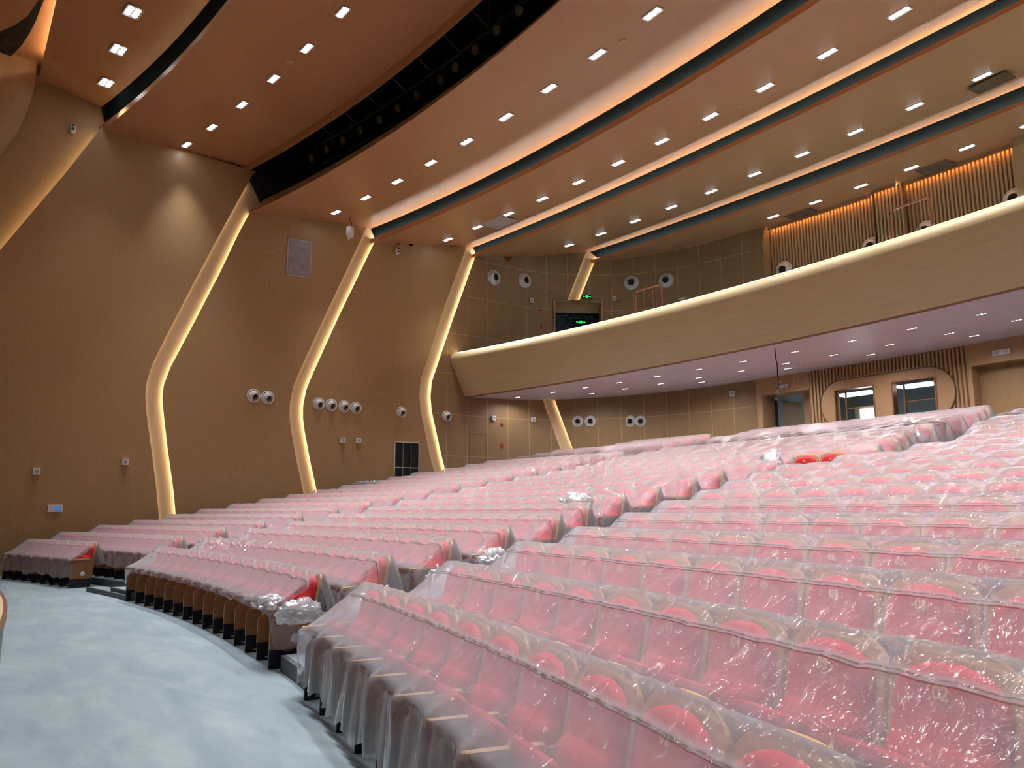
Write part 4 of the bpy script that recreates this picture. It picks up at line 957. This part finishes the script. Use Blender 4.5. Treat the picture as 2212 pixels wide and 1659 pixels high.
# ================================================================== PLASTIC FILM over the rows
def sheet(blk, n, p0, dp, k, i0=0, hem=.30, tuck=False, rag=0.0, seed=0, lab=None, bare=False):
    """one length of clear film draped over seats i0..k-1 of a row"""
    r = R0 + (n - 1) * PITCH; zt = TR[n - 1]; near = n <= 6
    cols = 12 if n <= 3 else 8 if near else 5
    a, b = p0 + dp * (i0 - .5), p0 + dp * (k - .5)
    # profile: (y, z, kind)  kind 0 back, 1 ridge, 2 slope, 3 arm line, 4 hanging
    prof = [(.74, .50, 0), (.70, .66, 0), (.63, .84, 0), (.575, .955, 0), (.552, .998, 1), (.528, 1.006, 1), (.498, 1.000, 1)]
    ns = 12 if near else 7
    for j in range(1, ns + 1):
        t = j / ns; prof.append((lerp(.498, -.01, t), lerp(1.0, .640, t) - .020 * sin(PI * t), 2))
        if j == 3 and near: y, z, _ = prof[-1]; prof += [(y + .002, z + .003, 2), (y - .002, z - .004, 2)]
    if tuck: prof += [(-.035, .625, 3), (-.050, .60, 4), (-.052, .575, 4)]
    else:
        prof += [(-.042, .628, 3), (-.056, .600, 4)]
        nh = 8 if near else 4
        for j in range(1, nh + 1): prof.append((-.060 - .02 * j / nh, lerp(.60, hem, j / nh), 4))
    P = []; sag = .030 if blk == 'B' and n <= 3 else .018 if blk != 'C' else .008 if n < 7 else .020
    N = (k - i0) * cols; ends = 5
    sd = Vector((seed * 3.7, seed * 1.3, n * 2.1))
    for c in range(-ends, N + ends + 1):
        q = min(max(c, 0), N); phi = a + (b - a) * q / N; u = (q / cols) % 1.0     # 0 at an armrest, .5 at a seat centre
        over = max(-c, c - N, 0); sg = -1 if c < 0 else 1
        row = []
        cen = sin(PI * u) ** .6 if 0 < u < 1 else 0; crump = 1.0 if (blk, n) == ('B', 2) and q < cols * 5 else 0.0
        for (y, z, kd) in prof:
            w = noise.noise(Vector((phi * r * 2.3, y * 2.0 + z * 1.2, 0)) + sd); w2 = noise.noise(Vector((phi * r * 6.5 + y * 5, (y - z) * 2.2, 3)) + sd)
            w3 = noise.noise(Vector((phi * r * 17 + y * 9, z * 1.5, 7)) + sd)
            dy = dz = 0
            if kd == 0: dy = .015 * w; dz = .01 * w
            elif kd == 1: dz = -sag * (1 - cen) ** 2 + .004 * w2 + crump * .06 * w2
            elif kd == 2:
                t = (.99 - z) / .35
                # taut between the shell tops and the arm ends, hollow over the seats
                dz = -sag * (1 - cen) ** 2 * (1 - t) + crump * .08 * w3 - .030 * cen * max(0, t - .35) + .016 * w2 * t ** .7 + .009 * w3 * t ** .5
                dy = .012 * w * t + crump * .06 * w2
            elif kd == 3: dy = .05 * cen; dz = -.045 * cen
            else:
                t = (.60 - z) / .4
                dy = (.055 * cen * (1 - .4 * t) + .030 * w2 + .018 * w3 * (1 + t)) ; dz = -.045 * cen * (1 - t) + (.055 * w + .03 * w2) * t * (1 + rag)
            rr_ = r + y + dy; zz = zt + z + dz; x = 0
            if over:
                f = over / ends; x = (.012 if bare and c > N else .05) * min(1, over * .8) + (.02 if bare and c > N else .16) * f * (1 + .5 * w); drop = (.12 if bare and c > N else 1) * f * (z - .28) * (.95 + .1 * w) if z > .3 else 0
                zz -= drop; rr_ += .03 * w2 * over / 2 + (.26 - y) * .25 * f
                ph = phi + sg * (x) / r
            else: ph = phi
            row.append(Vector((rr_ * sin(ph), rr_ * cos(ph) - R0, zz)))
        P.append(row)
    m = MB(); m.grid(P, 0, smooth=True)
    return m.obj('plastic_sheet', 'film', None, label=lab or 'clear protective film draped over the %s seat row of the %s' % (ORD[n], BLK[blk]), cat='plastic sheet', group='clear films over the rows of the ' + BLK[blk])
for blk, n, p0, dp, k in ROWS:
    if blk == 'C' and n > 3:        # only as far as the picture can see
        pass
    kw = dict(seed=n * 3 + ord(blk))
    if n == 1 and blk in 'AB': kw['bare'] = True
    if (blk, n) == ('B', 1): kw['tuck'] = True
    elif (blk, n) == ('C', 1): kw.update(hem=.14, rag=.8)
    elif (blk, n) == ('A', 1): kw.update(hem=.24, rag=.4)
    elif blk == 'A' and n in (2, 3): kw.update(hem=.30)
    else: kw['hem'] = .34
    if (blk, n) == ('B', 12): k -= 2
    if n > 3 and blk == 'C': pass
    sheet(blk, n, p0, dp, k, **kw)
# crumpled heaps and hanging tails of the same film
def heap(x, y, z, sx, sy, sz, lab, sd=0, rot=0.0, amp=.55):
    m = MB(); P = []; nu, nv = 56, 26
    for i in range(nv + 1):
        th = .02 + (PI / 2 + .5) * i / nv; row = []
        for j in range(nu):
            a = 2 * PI * j / nu; d = Vector((sin(th) * cos(a), sin(th) * sin(a), cos(th)))
            w = noise.noise(d * 2.2 + Vector((sd, 0, 0))); w2 = abs(noise.noise(d * 5.5 + Vector((0, sd, 0)))); w3 = abs(noise.noise(d * 11 + Vector((0, sd, 2))))
            f = .84 + amp * .5 * w + amp * .7 * w2 + amp * .35 * w3; row.append(Vector((d.x * sx * f, d.y * sy * f, max(-sz * .5, d.z * sz * f))))
        P.append(row)
    m.grid(P, 0, smooth=True, closed=True); o = m.obj('crumpled_film', 'filmc', None, label=lab, cat='plastic film'); o.location = (x, y, z); o.rotation_euler.z = rot; return o
def on_row(n, X, dy): r = R0 + (n - 1) * PITCH + dy; return X, sqrt(r * r - X * X) - R0, TR[n - 1]
def H(n, X, dy, dz, s, lab, sd, amp=.55): x, y, z = on_row(n, X, dy); heap(x, y, z + dz, *s, lab, sd, 0, amp)
H(1, 4.34, .26, .56, (.13, .25, .17), 'crumpled clear film bunched over the aisle end of the middle block front row', 1, .5)
H(1, 3.95, .02, .66, (.26, .16, .09), 'loose clear film gathered on the last armrest of the front row', 2)
H(2, 4.45, .25, .25, (.26, .30, .38), 'crumpled clear film hanging into the aisle from the second row', 3)
H(3, 4.50, .25, .35, (.24, .28, .30), 'crumpled clear film hanging into the aisle from the third row', 4)
H(4, 4.30, .20, .45, (.24, .26, .24), 'crumpled clear film hanging into the aisle from the fourth row', 5)
H(7, 2.75, .18, .78, (.30, .26, .22), 'ball of crumpled film on the seats near the middle block aisle', 6, .6)
H(7, 2.0, .05, .62, (.55, .22, .12), 'loose crumpled film pulled down over the seats near the aisle', 7, .6)
H(12, 3.42, .18, .62, (.34, .24, .42), 'white tent of crumpled film standing beside the bare red seats', 8, .4)
H(12, -11.9, .35, .86, (.95, .3, .12), 'white bunch of film piled on the seats below the black louvred panel', 10, .7)
H(17, 4.0, .20, .5, (.3, .3, .3), 'crumpled film hanging into the aisle near the rear rows', 11, .6)
# long tail of film over the last end panel of the middle block, caught up at the bottom
def tail():
    m = MB(); P = []
    n_, k_ = 14, 12
    for i in range(n_ + 1):
        t = i / n_; row = []
        for j in range(k_ + 1):
            u = j / k_; X = 4.10 + .02 + .05 * sin(PI * u) * (1 - t) + .05 * t; d = lerp(-.05, .50, u) + .09 * t * (1 - 2 * u)
            w = noise.noise(Vector((u * 5, t * 4, 2))); w2 = abs(noise.noise(Vector((u * 11, t * 9, 5))))
            x, y, z = on_row(1, X + .05 * w + .05 * w2, d); row.append(Vector((x, y, lerp(.64, .17 + .10 * abs(u - .4), t) + .02 * w)))
        P.append(row)
    m.grid(P, 0, smooth=True); m.obj('hanging_film', 'film', None, label='clear film tail hanging over the end panel with the round number disc', cat='plastic film')
tail()
# ================================================================== WORLD, RENDER SETTINGS, CAMERA
w = bpy.data.worlds.new('World'); S.world = w; w.use_nodes = True
w.node_tree.nodes['Background'].inputs[0].default_value = (.5, .55, .6, 1); w.node_tree.nodes['Background'].inputs[1].default_value = .02
S.view_settings.view_transform = 'Standard'; S.view_settings.look = 'None'; S.view_settings.gamma = 1.0; S.view_settings.exposure = 0.08; S.view_settings.use_curve_mapping = False
c = S.cycles
c.use_denoising = True
try:
    c.denoiser = 'OPENIMAGEDENOISE'; c.denoising_input_passes = 'RGB_ALBEDO'
except Exception: pass
c.use_adaptive_sampling = True; c.adaptive_threshold = .05; c.adaptive_min_samples = 12
c.max_bounces = 6; c.diffuse_bounces = 3; c.glossy_bounces = 3; c.transmission_bounces = 4; c.transparent_max_bounces = 11; c.caustics_reflective = False; c.caustics_refractive = False
c.sample_clamp_indirect = 4.0; c.use_light_tree = True; c.light_sampling_threshold = .02
cam = bpy.data.cameras.new('camera'); co = bpy.data.objects.new('camera', cam); COL.objects.link(co)
cam.sensor_width = 36; cam.lens = 36 * 1671.66 / 2212; cam.clip_end = 200; cam.clip_start = .02
fw = Vector((-.79851062, .57951507, .16292045)); up = Vector((.13463734, -.09185706, .98662813)); rt = fw.cross(up)
co.matrix_world = frame(CAM, rt, up, -fw)
S.camera = co
